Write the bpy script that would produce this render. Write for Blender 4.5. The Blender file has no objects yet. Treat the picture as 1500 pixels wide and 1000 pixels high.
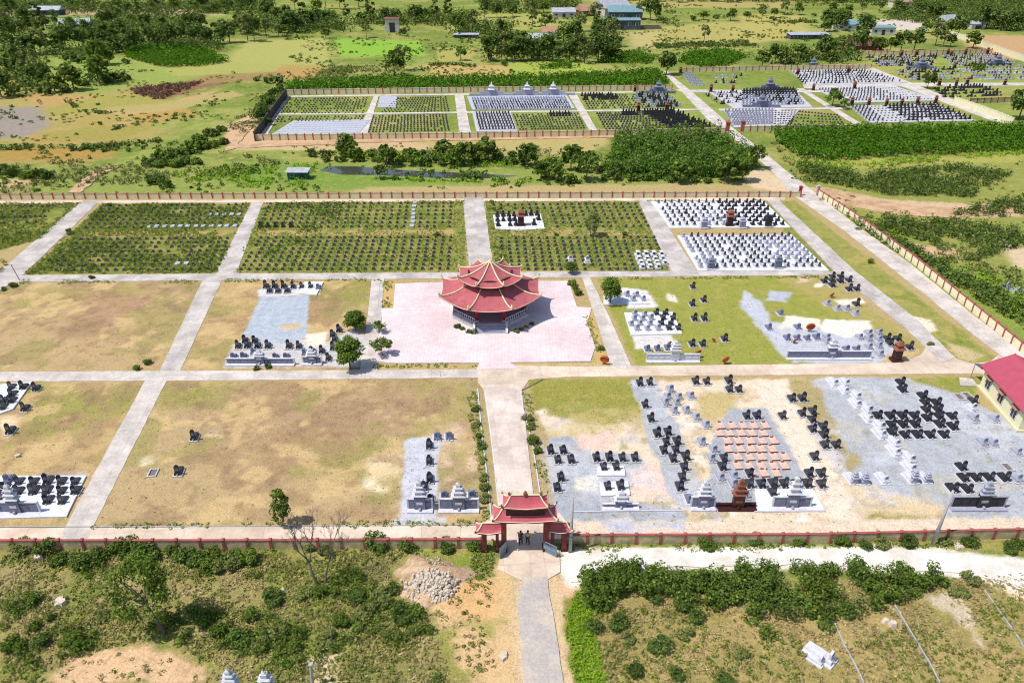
import bpy, math, random
import numpy as np
from mathutils import Vector
S = bpy.context.scene
C = S.collection
random.seed(5)
rng = np.random.default_rng(11)
# ---------------------------------------------------------------- camera, sky, sun, exposure
F, PH, H = 1100.0, math.radians(29.9), 55.0
cp, sp = math.cos(PH), math.sin(PH)
cam = bpy.data.cameras.new("camera"); co = bpy.data.objects.new("camera", cam); C.objects.link(co)
co.location = (0, 0, H); co.rotation_euler = (math.pi/2-PH, 0, 0)
cam.sensor_width = 36; cam.lens = 36*F/1500; cam.clip_end = 9000; cam.clip_start = 0.5
S.camera = co
SUN_D = Vector((-0.46, -0.17, 0.87)).normalized()      # towards the sun
W = bpy.data.worlds.new("World"); S.world = W; W.use_nodes = True
nt = W.node_tree; bg = nt.nodes["Background"]; sk = nt.nodes.new("ShaderNodeTexSky")
sk.sky_type = 'NISHITA'; sk.sun_disc = False
sk.sun_elevation = math.asin(SUN_D.z); sk.sun_rotation = math.atan2(SUN_D.x, SUN_D.y)
nt.links.new(sk.outputs[0], bg.inputs[0]); bg.inputs[1].default_value = 0.145
sl = bpy.data.lights.new("sun", 'SUN'); so = bpy.data.objects.new("sun", sl); C.objects.link(so)
sl.energy = 4.45; sl.angle = math.radians(0.5); sl.color = (1.0, 0.955, 0.89)
so.rotation_euler = SUN_D.to_track_quat('Z', 'Y').to_euler()
S.view_settings.view_transform = 'Standard'; S.view_settings.look = 'None'
S.view_settings.exposure = 0.12; S.view_settings.gamma = 1.0
S.cycles.max_bounces = 5; S.cycles.diffuse_bounces = 2; S.cycles.transparent_max_bounces = 4; S.cycles.filter_width = 1.05

# ---------------------------------------------------------------- helpers
def P(x, y, z=0):
    dz = z-H; dep = y*cp-dz*sp
    return 750+F*x/dep, 500-F*(y*sp+dz*cp)/dep
def G(px, py, z=0):                                    # point of the ground seen in a direction
    u = (px-750)/F; v = (500-py)/F
    t = (z-H)/(-sp+v*cp)
    return u*t, (cp+v*sp)*t
def GP(pts): return np.array([G(*p) for p in pts])
ROT = math.atan2(117, 1269)                            # the plots run a little off the view axis
ED = (-math.sin(ROT), math.cos(ROT))
def s2l(c):
    c = np.asarray(c, float)/255
    return np.where(c <= .04045, c/12.92, ((c+.055)/1.055)**2.4)
def A(r, g, b): return tuple(s2l((r, g, b))/1.32)      # albedo that shows about this colour in the sun
def tag(o, label=None, cat=None, group=None, kind=None):
    if label: o["label"] = label
    if cat: o["category"] = cat
    if group: o["group"] = group
    if kind: o["kind"] = kind
    return o
class MB:
    def __init__(s): s.v = []; s.f = []
    def add(s, vs, fs):
        n = len(s.v); s.v += [tuple(v) for v in vs]; s.f += [tuple(i+n for i in f) for f in fs]; return s
    def box(s, x, y, z, sx, sy, sz, t=1.0, ty=None):   # base centre, size, top scale
        ty = t if ty is None else ty
        a, b = sx/2, sy/2
        vs = [(x-a, y-b, z), (x+a, y-b, z), (x+a, y+b, z), (x-a, y+b, z), (x-a*t, y-b*ty, z+sz), (x+a*t, y-b*ty, z+sz), (x+a*t, y+b*ty, z+sz), (x-a*t, y+b*ty, z+sz)]
        return s.add(vs, [(3, 2, 1, 0), (4, 5, 6, 7), (0, 1, 5, 4), (1, 2, 6, 5), (2, 3, 7, 6), (3, 0, 4, 7)])
    def prism(s, pts, z0, z1, t=1.0, cx=0, cy=0):
        n = len(pts)
        ar = sum(pts[i][0]*pts[(i+1) % n][1]-pts[(i+1) % n][0]*pts[i][1] for i in range(n))
        if ar < 0: pts = list(pts)[::-1]
        vs = [(p[0], p[1], z0) for p in pts]+[(cx+(p[0]-cx)*t, cy+(p[1]-cy)*t, z1) for p in pts]
        return s.add(vs, [tuple(range(n))[::-1], tuple(range(n, 2*n))]+[(i, (i+1) % n, n+(i+1) % n, n+i) for i in range(n)])
    def slabxz(s, prof, y0, y1):                       # profile in x,z extruded along y
        n = len(prof)
        vs = [(p[0], y0, p[1]) for p in prof]+[(p[0], y1, p[1]) for p in prof]
        return s.add(vs, [tuple(range(n)), tuple(range(n, 2*n))[::-1]]+[(i+n, (i+1) % n+n, (i+1) % n, i) for i in range(n)])
    def tube(s, pts, rad, n=6, cap=True):
        pts = [Vector(p) for p in pts]; rad = [rad]*len(pts) if np.isscalar(rad) else rad
        vs = []
        for i, p in enumerate(pts):
            d = (pts[min(i+1, len(pts)-1)]-pts[max(i-1, 0)]).normalized()
            a = d.cross(Vector((0, 0, 1)) if abs(d.z) < .9 else Vector((1, 0, 0))).normalized(); b = d.cross(a)
            for k in range(n):
                t = 2*math.pi*k/n; vs.append(p+(a*math.cos(t)+b*math.sin(t))*rad[i])
        fs = [(i*n+k, i*n+(k+1) % n, (i+1)*n+(k+1) % n, (i+1)*n+k) for i in range(len(pts)-1) for k in range(n)]
        if cap: fs += [tuple(range(n))[::-1], tuple(range((len(pts)-1)*n, len(pts)*n))]
        return s.add(vs, fs)
    def build(s, name, mat, parent=None, smooth=False):
        me = bpy.data.meshes.new(name); me.from_pydata(s.v, [], s.f); me.update()
        me.materials.append(mat)
        if smooth: me.polygons.foreach_set("use_smooth", [True]*len(me.polygons))
        o = bpy.data.objects.new(name, me); C.objects.link(o); o.parent = parent
        return o
def fast_mesh(name, V, K, mat, parent=None, n=4):      # V (n*k,3) faces of n verts
    me = bpy.data.meshes.new(name); k = len(V)//n
    me.vertices.add(k*n); me.vertices.foreach_set("co", np.ascontiguousarray(V, np.float32).ravel())
    me.loops.add(k*n); me.loops.foreach_set("vertex_index", np.arange(k*n, dtype=np.int32))
    me.polygons.add(k); me.polygons.foreach_set("loop_start", np.arange(0, k*n, n, dtype=np.int32))
    me.update(calc_edges=True); me.materials.append(mat)
    o = bpy.data.objects.new(name, me); C.objects.link(o); o.parent = parent
    return o
def empty(name, loc, rz=0, label=None, cat=None, group=None):
    o = bpy.data.objects.new(name, None); C.objects.link(o)
    o.location = (loc[0], loc[1], loc[2] if len(loc) > 2 else 0); o.rotation_euler = (0, 0, rz); o.empty_display_size = .3
    return tag(o, label, cat, group)
def dup(root, loc, rz=0, label=None, group=None, sc=1.0, cat=None):
    def cp_(o, par):
        c = o.copy(); C.objects.link(c); c.parent = par
        for ch in o.children: cp_(ch, c)
        return c
    r = cp_(root, None); place(r, loc, rz, label, group, sc, cat); return r
def place(r, loc, rz=0, label=None, group=None, sc=1.0, cat=None):
    r.location = (loc[0], loc[1], loc[2] if len(loc) > 2 else 0); r.rotation_euler = (0, 0, rz)
    r.scale = (sc, sc, sc) if np.isscalar(sc) else sc
    tag(r, label, cat, group)
class Proto:                                           # first use moves the source, later uses copy it
    def __init__(s, root): s.r = root; s.used = False
    def put(s, loc, rz=0, label=None, group=None, sc=1.0, cat=None):
        if not s.used: s.used = True; place(s.r, loc, rz, label, group, sc, cat); return s.r
        return dup(s.r, loc, rz, label, group, sc, cat)
def onth(i):
    w = ["first", "second", "third", "fourth", "fifth", "sixth", "seventh", "eighth", "ninth", "tenth", "eleventh", "twelfth"]
    if 1 <= i <= 12: return w[i-1]
    return "%d%s" % (i, "th" if 10 < i % 100 < 14 else {1: "st", 2: "nd", 3: "rd"}.get(i % 10, "th"))

# ---------------------------------------------------------------- materials
def mat(name, c, rough=.8, c2=None, sc=3.0, lo=.35, hi=.65, bump=0, bsc=None, spec=.3, val=.12, vsc=None, metal=0, coord='Object', det=6):
    m = bpy.data.materials.new(name); m.use_nodes = True; n = m.node_tree.nodes; L = m.node_tree.links
    b = n["Principled BSDF"]; b.inputs["Roughness"].default_value = rough; b.inputs["Metallic"].default_value = metal
    b.inputs["Specular IOR Level"].default_value = spec
    tc = n.new("ShaderNodeTexCoord"); 
    if coord == 'World':
        ge = n.new("ShaderNodeNewGeometry"); src = ge.outputs["Position"]
    else: src = tc.outputs["Object"]
    no = n.new("ShaderNodeTexNoise"); no.inputs["Scale"].default_value = sc; no.inputs["Detail"].default_value = det; no.inputs["Roughness"].default_value = .65
    L.new(src, no.inputs["Vector"])
    mr = n.new("ShaderNodeMapRange"); mr.inputs[1].default_value = lo; mr.inputs[2].default_value = hi; L.new(no.outputs[0], mr.inputs[0])
    mx = n.new("ShaderNodeMix"); mx.data_type = 'RGBA'; L.new(mr.outputs[0], mx.inputs[0])
    c2 = c2 or tuple(x*.8 for x in c)
    mx.inputs[6].default_value = (*c, 1); mx.inputs[7].default_value = (*c2, 1)
    out = mx.outputs[2]
    if val:
        n2 = n.new("ShaderNodeTexNoise"); n2.inputs["Scale"].default_value = vsc or sc*7; n2.inputs["Detail"].default_value = 3; L.new(src, n2.inputs["Vector"])
        m2 = n.new("ShaderNodeMapRange"); m2.inputs[1].default_value = .3; m2.inputs[2].default_value = .7; m2.inputs[3].default_value = 1-val; m2.inputs[4].default_value = 1+val; L.new(n2.outputs[0], m2.inputs[0])
        vm = n.new("ShaderNodeVectorMath"); vm.operation = 'SCALE'; L.new(out, vm.inputs[0]); L.new(m2.outputs[0], vm.inputs[3]); out = vm.outputs[0]
    L.new(out, b.inputs["Base Color"])
    if bump:
        bn = n.new("ShaderNodeBump"); bn.inputs["Strength"].default_value = bump; bn.inputs["Distance"].default_value = .05
        n3 = n.new("ShaderNodeTexNoise"); n3.inputs["Scale"].default_value = bsc or sc*8; L.new(src, n3.inputs["Vector"]); L.new(n3.outputs[0], bn.inputs["Height"]); L.new(bn.outputs[0], b.inputs["Normal"])
    m["out"] = 0
    return m
def leafmat(name, c1, c2, c3=None, trans=.25):
    m = bpy.data.materials.new(name); m.use_nodes = True; n = m.node_tree.nodes; L = m.node_tree.links
    n.clear(); o = n.new("ShaderNodeOutputMaterial"); ge = n.new("ShaderNodeNewGeometry"); oi = n.new("ShaderNodeObjectInfo")
    r = n.new("ShaderNodeValToRGB"); r.color_ramp.elements[0].color = (*c1, 1); r.color_ramp.elements[1].color = (*c2, 1)
    if c3: e = r.color_ramp.elements.new(.93); e.color = (*c2, 1); r.color_ramp.elements[2].color = (*c3, 1)
    L.new(ge.outputs["Random Per Island"], r.inputs[0])
    no = n.new("ShaderNodeTexNoise"); no.inputs["Scale"].default_value = .35; no.inputs["Detail"].default_value = 3; L.new(ge.outputs["Position"], no.inputs["Vector"])
    ad = n.new("ShaderNodeMath"); ad.operation = 'MULTIPLY_ADD'; L.new(oi.outputs["Random"], ad.inputs[0]); ad.inputs[1].default_value = .35; L.new(no.outputs[0], ad.inputs[2])
    mr = n.new("ShaderNodeMapRange"); mr.inputs[1].default_value = .35; mr.inputs[2].default_value = 1.0; mr.inputs[3].default_value = .7; mr.inputs[4].default_value = 1.35; L.new(ad.outputs[0], mr.inputs[0])
    vm = n.new("ShaderNodeVectorMath"); vm.operation = 'SCALE'; L.new(r.outputs[0], vm.inputs[0]); L.new(mr.outputs[0], vm.inputs[3])
    d = n.new("ShaderNodeBsdfDiffuse"); t = n.new("ShaderNodeBsdfTranslucent"); ms = n.new("ShaderNodeMixShader"); ms.inputs[0].default_value = trans*1.3
    L.new(vm.outputs[0], d.inputs[0]); L.new(vm.outputs[0], t.inputs[0]); L.new(d.outputs[0], ms.inputs[1]); L.new(t.outputs[0], ms.inputs[2]); L.new(ms.outputs[0], o.inputs[0])
    return m
M = {}
M['conc'] = mat('pale_concrete', A(230, 219, 209), .9, A(200, 190, 181), .35, .4, .62, .3, 6, coord='World', val=.10, vsc=3)
M['concgrey'] = mat('weathered_concrete', A(220, 211, 203), .9, A(188, 179, 172), .3, .4, .6, .3, 6, coord='World', val=.12, vsc=3)
M['concwarm'] = mat('cream_concrete', A(240, 222, 200), .9, A(214, 190, 168), .25, .4, .65, .3, 6, coord='World', val=.06, vsc=3)
M['white_gravel'] = mat('white_gravel', A(236, 231, 222), .95, A(214, 201, 180), .3, .5, .68, .5, 8, coord='World', val=.06, vsc=6)
M['asphalt'] = mat('old_pale_road', A(190, 180, 172), .9, A(214, 198, 180), .25, .45, .65, .4, 8, coord='World', val=.14, vsc=5)
M['dirt'] = mat('packed_dirt_track', A(214, 178, 140), .95, A(186, 150, 112), .3, .4, .6, .4, 6, coord='World', val=.1, vsc=3)
M['black'] = mat('black_granite', (.014, .014, .019), .3, (.024, .023, .03), 9, val=.3, spec=.5)
M['bedsheen'] = mat('polished_black_granite_painted_sheen', (.035, .037, .048), .22, (.05, .05, .062), 5, val=.2, spec=.6)  # polished black granite, with the grey reflection on bed tops painted into its colour
M['black2'] = mat('dull_black_granite', (.030, .029, .036), .55, (.016, .015, .02), 6, val=.2, spec=.4)
M['slate'] = mat('blue_grey_granite', A(136, 140, 166), .5, A(108, 112, 138), 5, val=.2, spec=.4)
M['wstone'] = mat('white_stone', A(232, 230, 236), .7, A(206, 206, 216), 2.5, val=.05)
M['gstone'] = mat('grey_stone', A(186, 188, 204), .7, A(158, 160, 178), 4, val=.12)
M['plinth'] = mat('cement_plinth', A(214, 212, 214), .85, A(182, 180, 182), 2.5, val=.1)
M['whitepad'] = mat('white_tiled_pad', A(236, 236, 240), .7, A(212, 214, 220), .6, .45, .7, coord='World', val=.05, vsc=4)
M['redroof'] = mat('red_roof_paint', A(196, 100, 108), .85, A(182, 104, 108), 1.2, .4, .65, val=.08)
M['gatered'] = mat('crimson_roof_paint', A(208, 98, 108), .85, A(194, 104, 110), 1.2, .4, .65, val=.08)
M['cream'] = mat('cream_paint', A(240, 226, 186), .8, A(222, 204, 160), 1.0, .45, .7, val=.05)
M['housecream'] = mat('pale_yellow_plaster', A(244, 238, 200), .85, A(232, 222, 184), .8, .5, .75, val=.03)
M['wallpanel'] = mat('stained_cream_render', A(222, 204, 158), .9, A(176, 164, 118), .9, .4, .65, coord='World', val=.1, vsc=5)
M['wallred'] = mat('brick_red_paint', A(186, 96, 90), .85, A(150, 92, 82), 1.1, .42, .62, coord='World', val=.2)
M['wallorange'] = mat('orange_red_paint', A(206, 104, 76), .85, A(168, 90, 70), 1.5, coord='World', val=.12)
M['colred'] = mat('red_column_paint', A(188, 36, 50), .6, A(160, 30, 44), 2, val=.08)
M['darkred'] = mat('maroon_granite', (.035, .012, .012), .4, (.06, .02, .018), 5, val=.2)
M['terracotta'] = mat('terracotta_glaze', A(170, 104, 80), .75, A(116, 70, 56), 6, val=.2)
M['gatepillar'] = mat('faded_maroon_plaster', A(150, 72, 66), .85, A(112, 60, 56), 1.4, .4, .65, val=.15)
M['floor'] = mat('grey_floor_tile', A(170, 160, 170), .6, A(150, 142, 155), 2, val=.08)
M['steel'] = mat('grey_blue_metal', A(150, 170, 186), .5, A(120, 140, 158), 3, val=.1, metal=.2)
M['pole'] = mat('cement_pole', A(196, 192, 188), .85, A(168, 164, 162), 3, val=.1)
M['bark'] = mat('grey_brown_bark', (.16, .125, .095), .9, (.09, .07, .055), 4, val=.2)
M['barkdead'] = mat('bare_grey_bark', (.20, .17, .14), .9, (.11, .09, .075), 4, val=.2)
M['soil'] = mat('dry_earth', A(214, 184, 150), .95, A(186, 150, 116), 1.2, .4, .6, .8, 6, val=.15)
M['rubble'] = mat('broken_concrete', A(228, 214, 196), .9, A(200, 184, 164), 3, val=.15)
M['orange'] = mat('orange_flowers', A(224, 116, 60), .8, A(160, 70, 38), 9, val=.3)
M['tealroof'] = mat('teal_sheet_roof', A(138, 172, 176), .6, A(110, 142, 150), .8, val=.08)
M['greysheet'] = mat('grey_sheet_roof', A(196, 198, 204), .6, A(160, 164, 172), .8, val=.08)
M['greenwall'] = mat('green_sheet_wall', A(34, 118, 98), .6, A(24, 92, 78), 2, val=.1)
M['darkwall'] = mat('dark_grey_wall', A(96, 104, 116), .8, A(70, 78, 90), 1.0, val=.15)
M['whitewall'] = mat('white_plaster', A(226, 222, 214), .85, A(196, 190, 180), 1.0, val=.06)
M['tanroof'] = mat('tan_tile_roof', A(200, 160, 130), .85, A(168, 124, 100), 1.5, val=.15)
M['brownroof'] = mat('rusty_roof', A(146, 92, 76), .85, A(110, 72, 62), 1.5, val=.15)
M['glass'] = mat('dark_window_glass', (.03, .03, .045), .2, (.04, .04, .05), 1, val=0)
M['blackwall'] = mat('near_black_wall', (.045, .035, .035), .9, (.09, .07, .06), 1.0, val=.2)  # near-black wall colour with slightly paler mottling
M['skin'] = mat('skin', (.35, .2, .13), .6, (.32, .18, .12), 3, val=0)
M['hair'] = mat('black_hair', (.012, .01, .01), .6, (.02, .017, .015), 3, val=0)
M['shirtblack'] = mat('black_cloth', (.015, .015, .018), .9, (.025, .025, .03), 6, val=.1)
M['shirtbeige'] = mat('beige_cloth', A(212, 190, 160), .9, A(190, 168, 140), 6, val=.1)
M['trousers'] = mat('dark_trouser_cloth', (.02, .021, .03), .9, (.03, .03, .04), 6, val=.1)
M['pinkslab'] = mat('fresh_pink_cement', A(232, 206, 190), .9, A(214, 180, 160), 2.0, val=.08)
M['brick'] = mat('red_brick_edging', A(178, 84, 62), .9, A(150, 66, 50), 6, val=.15)
M['water'] = mat('muddy_pond_water', (.045, .05, .04), .06, (.06, .06, .045), .3, coord='World', val=0, spec=.6)
L_ = lambda a, b, c=None, t=.25, n='leaves': leafmat(n, a, b, c, t)
M['leafA'] = L_((0.060, 0.105, 0.016), (0.165, 0.235, 0.042), (0.33, 0.38, 0.09), n='fresh_leaves')
M['leafB'] = L_((0.046, 0.085, 0.020), (0.145, 0.205, 0.045), (0.30, 0.34, 0.10), n='dark_leaves')
M['leafC'] = L_((0.045, 0.11, 0.009), (0.095, 0.225, 0.016), (0.20, 0.34, 0.04), n='acacia_leaves')
M['leafD'] = L_((0.112, 0.144, 0.040), (0.240, 0.264, 0.080), (0.384, 0.352, 0.144), n='olive_leaves')
M['leafE'] = L_((0.137, 0.252, 0.013), (0.273, 0.441, 0.032), (0.367, 0.525, 0.063), n='lime_grass_leaves')
M['leafW'] = L_((0.117, 0.156, 0.026), (0.260, 0.325, 0.065), (0.442, 0.416, 0.156), n='weed_leaves')
M['leafS'] = L_((0.255, 0.210, 0.090), (0.495, 0.405, 0.195), (0.630, 0.540, 0.300), n='straw_blades')
M['leafR'] = L_((0.115, 0.057, 0.040), (0.230, 0.138, 0.092), (0.287, 0.196, 0.115), n='brown_dead_leaves')
def joints(m, size=3.0, dark=.78, rot=ROT, mort=.012, crack=.22):
    n = m.node_tree.nodes; L = m.node_tree.links; b = n["Principled BSDF"]; src = b.inputs["Base Color"].links[0].from_socket
    ge = n.new("ShaderNodeNewGeometry"); mp = n.new("ShaderNodeMapping"); mp.inputs["Rotation"].default_value = (0, 0, -rot); L.new(ge.outputs["Position"], mp.inputs["Vector"])
    br = n.new("ShaderNodeTexBrick"); br.offset = 0; br.inputs["Scale"].default_value = 1; br.inputs["Brick Width"].default_value = size; br.inputs["Row Height"].default_value = size; br.inputs["Mortar Size"].default_value = mort*size
    br.inputs["Color1"].default_value = (1, 1, 1, 1); br.inputs["Color2"].default_value = (.88, .87, .86, 1); br.inputs["Mortar"].default_value = (dark, dark, dark, 1); L.new(mp.outputs[0], br.inputs["Vector"])
    vo = n.new("ShaderNodeTexVoronoi"); vo.feature = 'DISTANCE_TO_EDGE'; vo.inputs["Scale"].default_value = crack; L.new(mp.outputs[0], vo.inputs["Vector"])
    mr = n.new("ShaderNodeMapRange"); mr.inputs[2].default_value = .012; mr.inputs[3].default_value = .88; L.new(vo.outputs[0], mr.inputs[0])
    vm = n.new("ShaderNodeVectorMath"); vm.operation = 'MULTIPLY'; L.new(src, vm.inputs[0]); L.new(br.outputs[0], vm.inputs[1])
    v2 = n.new("ShaderNodeVectorMath"); v2.operation = 'SCALE'; L.new(vm.outputs[0], v2.inputs[0]); L.new(mr.outputs[0], v2.inputs[3]); L.new(v2.outputs[0], b.inputs["Base Color"])
for k_ in ('conc', 'concgrey'): joints(M[k_])
joints(M['concwarm'], 4.0, .75, mort=.008, crack=.15)
M['walk'] = mat('pale_walk_concrete', A(238, 222, 208), .9, A(214, 196, 184), .3, .42, .62, .3, 6, coord='World', val=.07, vsc=3); joints(M['walk'], 1.6, .8, mort=.015, crack=.3)
M['leafG'] = L_((.042, .095, .014), (.12, .205, .035), (.25, .33, .06), n='wood_leaves')
M['farwhite'] = mat('weathered_white_stone', A(206, 208, 216), .7, A(176, 178, 190), 2.5, val=.15)
# plaza: pink tiles
def tile_mat():
    m = mat('pink_plaza_tile', A(242, 229, 228), .8, A(230, 208, 208), .12, .4, .6, 0, coord='World', val=.05, vsc=1.2)
    n = m.node_tree.nodes; L = m.node_tree.links; b = n["Principled BSDF"]; src = b.inputs["Base Color"].links[0].from_socket
    ge = n.new("ShaderNodeNewGeometry"); br = n.new("ShaderNodeTexBrick"); br.offset = 0; br.inputs["Scale"].default_value = 1.0
    br.inputs["Brick Width"].default_value = .5; br.inputs["Row Height"].default_value = .5; br.inputs["Mortar Size"].default_value = .022
    br.inputs["Color1"].default_value = (1, 1, 1, 1); br.inputs["Color2"].default_value = (.93, .91, .91, 1); br.inputs["Mortar"].default_value = (.84, .79, .79, 1)
    L.new(ge.outputs["Position"], br.inputs["Vector"])
    mx = n.new("ShaderNodeMix"); mx.data_type = 'RGBA'; mx.blend_type = 'MULTIPLY'; mx.inputs[0].default_value = 1
    L.new(src, mx.inputs[6]); L.new(br.outputs[0], mx.inputs[7]); L.new(mx.outputs[2], b.inputs["Base Color"])
    return m
M['tile'] = tile_mat()
def roof_lines(m, period=.28, amt=.82):
    n = m.node_tree.nodes; L = m.node_tree.links; b = n["Principled BSDF"]
    tc = n.new("ShaderNodeTexCoord"); w = n.new("ShaderNodeTexWave"); w.inputs["Scale"].default_value = 1/period; w.bands_direction = 'Z'; w.wave_profile = 'SAW'
    L.new(tc.outputs["Object"], w.inputs["Vector"]); bn = n.new("ShaderNodeBump"); bn.inputs["Strength"].default_value = .5; bn.inputs["Distance"].default_value = .05
    L.new(w.outputs[0], bn.inputs["Height"]); L.new(bn.outputs[0], b.inputs["Normal"])
    src = b.inputs["Base Color"].links[0].from_socket; mr = n.new("ShaderNodeMapRange"); mr.inputs[1].default_value = .75; mr.inputs[3].default_value = 1; mr.inputs[4].default_value = amt; L.new(w.outputs[0], mr.inputs[0])
    no = n.new("ShaderNodeTexNoise"); no.inputs["Scale"].default_value = .9; no.inputs["Detail"].default_value = 5; L.new(tc.outputs["Object"], no.inputs["Vector"]); m2 = n.new("ShaderNodeMapRange"); m2.inputs[1].default_value = .3; m2.inputs[2].default_value = .7; m2.inputs[3].default_value = .84; m2.inputs[4].default_value = 1.14; L.new(no.outputs[0], m2.inputs[0])
    mu = n.new("ShaderNodeMath"); mu.operation = 'MULTIPLY'; L.new(mr.outputs[0], mu.inputs[0]); L.new(m2.outputs[0], mu.inputs[1]); vm = n.new("ShaderNodeVectorMath"); vm.operation = 'SCALE'; L.new(src, vm.inputs[0]); L.new(mu.outputs[0], vm.inputs[3]); L.new(vm.outputs[0], b.inputs["Base Color"])
roof_lines(M['redroof'], .22, .93); roof_lines(M['gatered'], .2, .92)

# ---------------------------------------------------------------- ground
def vnoise(x, y, s, seed=0):
    x = x/s+seed*17.3; y = y/s+seed*9.7
    xi = np.floor(x).astype(np.int64); yi = np.floor(y).astype(np.int64); fx = x-xi; fy = y-yi
    fx = fx*fx*(3-2*fx); fy = fy*fy*(3-2*fy)
    def h(a, b):
        n = (a*374761393+b*668265263+seed*974711) & 0x7fffffff
        n = ((n ^ (n >> 13))*1274126177) & 0x7fffffff
        return ((n ^ (n >> 16)) & 0xffff)/65535.0
    return (h(xi, yi)*(1-fx)+h(xi+1, yi)*fx)*(1-fy)+(h(xi, yi+1)*(1-fx)+h(xi+1, yi+1)*fx)*fy
def fbm(x, y, s, seed=0, o=4):
    t = 0; a = 1; w = 0
    for k in range(o): t = t+a*vnoise(x, y, s/2**k, seed+k); w += a; a *= .55
    return t/w
def sdf(px, py, poly):                                 # >0 inside
    d = np.full(px.shape, 1e18); ins = np.zeros(px.shape, bool); n = len(poly)
    for i in range(n):
        a = poly[i]; b = poly[(i+1) % n]; e = b-a; wx = px-a[0]; wy = py-a[1]
        t = np.clip((wx*e[0]+wy*e[1])/(e@e+1e-12), 0, 1)
        d = np.minimum(d, (wx-e[0]*t)**2+(wy-e[1]*t)**2)
        if a[1] != b[1]:
            c = (a[1] > py) != (b[1] > py)
            ins ^= c & (px < (b[0]-a[0])*(py-a[1])/(b[1]-a[1])+a[0])
    return np.where(ins, 1, -1)*np.sqrt(d)
xs = np.concatenate([np.array([-5000, -3000, -2000, -1200, -800]), np.arange(-560, -110, 3.), np.arange(-110, 110.1, .33), np.arange(113, 561, 3.), np.array([800, 1200, 2000, 3000, 5000])])
ys = np.concatenate([np.array([-3000, -1000, -300, -60, 0, 20, 30]), np.arange(34, 172, .33), np.arange(172, 300, 1.0), np.arange(300, 760, 2.5), np.array([800, 900, 1100, 1500, 2200, 3500, 6000])])
XX, YY = np.meshgrid(xs, ys); X = XX.ravel(); Y = YY.ravel()
COL = np.zeros((len(X), 3)); VEG = np.ones(len(X))
def lin(c): return np.array(A(*c))
def mixc(w, c, veg=None):
    global COL, VEG
    COL = COL*(1-w[:, None])+lin(c)*w[:, None]
    if veg is not None: VEG = VEG*(1-w)+veg*w
big = fbm(X, Y, 60, 1); med = fbm(X, Y, 18, 2); sm = fbm(X, Y, 5, 3); nz = fbm(X, Y, 3.0, 7, 4)-.5; nb = fbm(X, Y, 12., 8, 3)-.5; nf = fbm(X, Y, .9, 12, 2)-.5
def ss(a, b, v): t = np.clip((v-a)/(b-a), 0, 1); return t*t*(3-2*t)
mixc(np.ones(len(X)), (128, 146, 60), 1.0)
mixc(ss(.45, .6, big), (150, 164, 76)); mixc(ss(.5, .62, med)*.5, (186, 168, 104)); mixc(ss(.55, .7, fbm(X, Y, 30, 5))*.8, (106, 130, 46)); mixc(ss(.56, .66, fbm(X, Y, 9, 9))*.5, (116, 140, 52))
def paint(poly, c, soft=.6, amp=1.0, veg=None, op=1.0, patch=None):
    poly = GP(poly) if not isinstance(poly, np.ndarray) else poly
    x0, y0 = poly.min(0)-soft-amp*2-1; x1, y1 = poly.max(0)+soft+amp*2+1
    m = np.where((X > x0) & (X < x1) & (Y > y0) & (Y < y1))[0]
    if len(m) == 0: return
    d = sdf(X[m], Y[m], poly)+amp*2*(nz[m]*.9+nb[m]*.8)+nf[m]*min(1.2, amp+soft)*.9
    w = ss(-soft, soft, d)*op
    if patch: w = w*ss(patch[1], patch[2], fbm(X[m], Y[m], patch[0], patch[3] if len(patch) > 3 else 21))
    COL[m] = COL[m]*(1-w[:, None])+lin(c)*w[:, None]
    if veg is not None: VEG[m] = VEG[m]*(1-w)+veg*w
# far fields
for f_ in ([(-200, 100), (420, 100), (380, 290), (-200, 290)], [(380, 20), (1560, 20), (1560, 110), (420, 125)], [(-200, -10), (500, -10), (420, 110), (-200, 110)], [(420, 205), (1150, 205), (1150, 285), (380, 285)], [(1120, 190), (1600, 200), (1600, 560), (1200, 290)]):
    paint(f_, (112, 134, 50), 3, 2, 1, .6, (14., .52, .6, 101)); paint(f_, (174, 168, 94), 3, 2, .8, .6, (10., .55, .63, 103)); paint(f_, (92, 122, 42), 1.5, 2, 1, .6, (5., .6, .66, 105))
paint([(-80, 118), (60, 112), (230, 120), (260, 150), (240, 205), (60, 215), (-80, 215)], (176, 160, 92), 6, 8, .8)
paint([(30, 140), (130, 138), (175, 160), (60, 165)], (192, 156, 98), 1.5, 2, .6); paint([(150, 155), (250, 148), (330, 128), (300, 145), (240, 168), (140, 172)], (198, 164, 112), 1.5, 2, .5)
paint([(70, 170), (190, 172), (190, 190), (90, 195)], (196, 164, 108), 1.5, 2, .5); paint([(40, 195), (130, 188), (120, 212), (40, 212)], (184, 152, 88), 1.5, 2, .6)
paint([(135, 192), (200, 186), (180, 208), (130, 210)], (172, 150, 84), 1.5, 2, .6)
paint([(-60, 222), (110, 222), (180, 228), (120, 240), (-60, 243)], (170, 146, 80), 2, 3, .7)
paint([(185, 130), (280, 122), (320, 112), (470, 95), (430, 105), (300, 128), (240, 147), (215, 142)], (148, 98, 80), 1.5, 2, .6)
paint([(-60, 155), (60, 158), (78, 185), (40, 200), (-60, 210)], (158, 146, 136), 2, 3, .5)
paint([(60, 82), (200, 85), (420, 92), (380, 112), (260, 118), (120, 140), (40, 130)], (150, 168, 78), 4, 5, 1)
paint([(0, 12), (70, 14), (240, 10), (330, 22), (240, 22), (100, 22), (0, 25)], (206, 176, 140), 5, 5, .5)
paint([(370, 60), (480, 55), (480, 98), (400, 100), (330, 85)], (168, 172, 92), 5, 4, .8)
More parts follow.
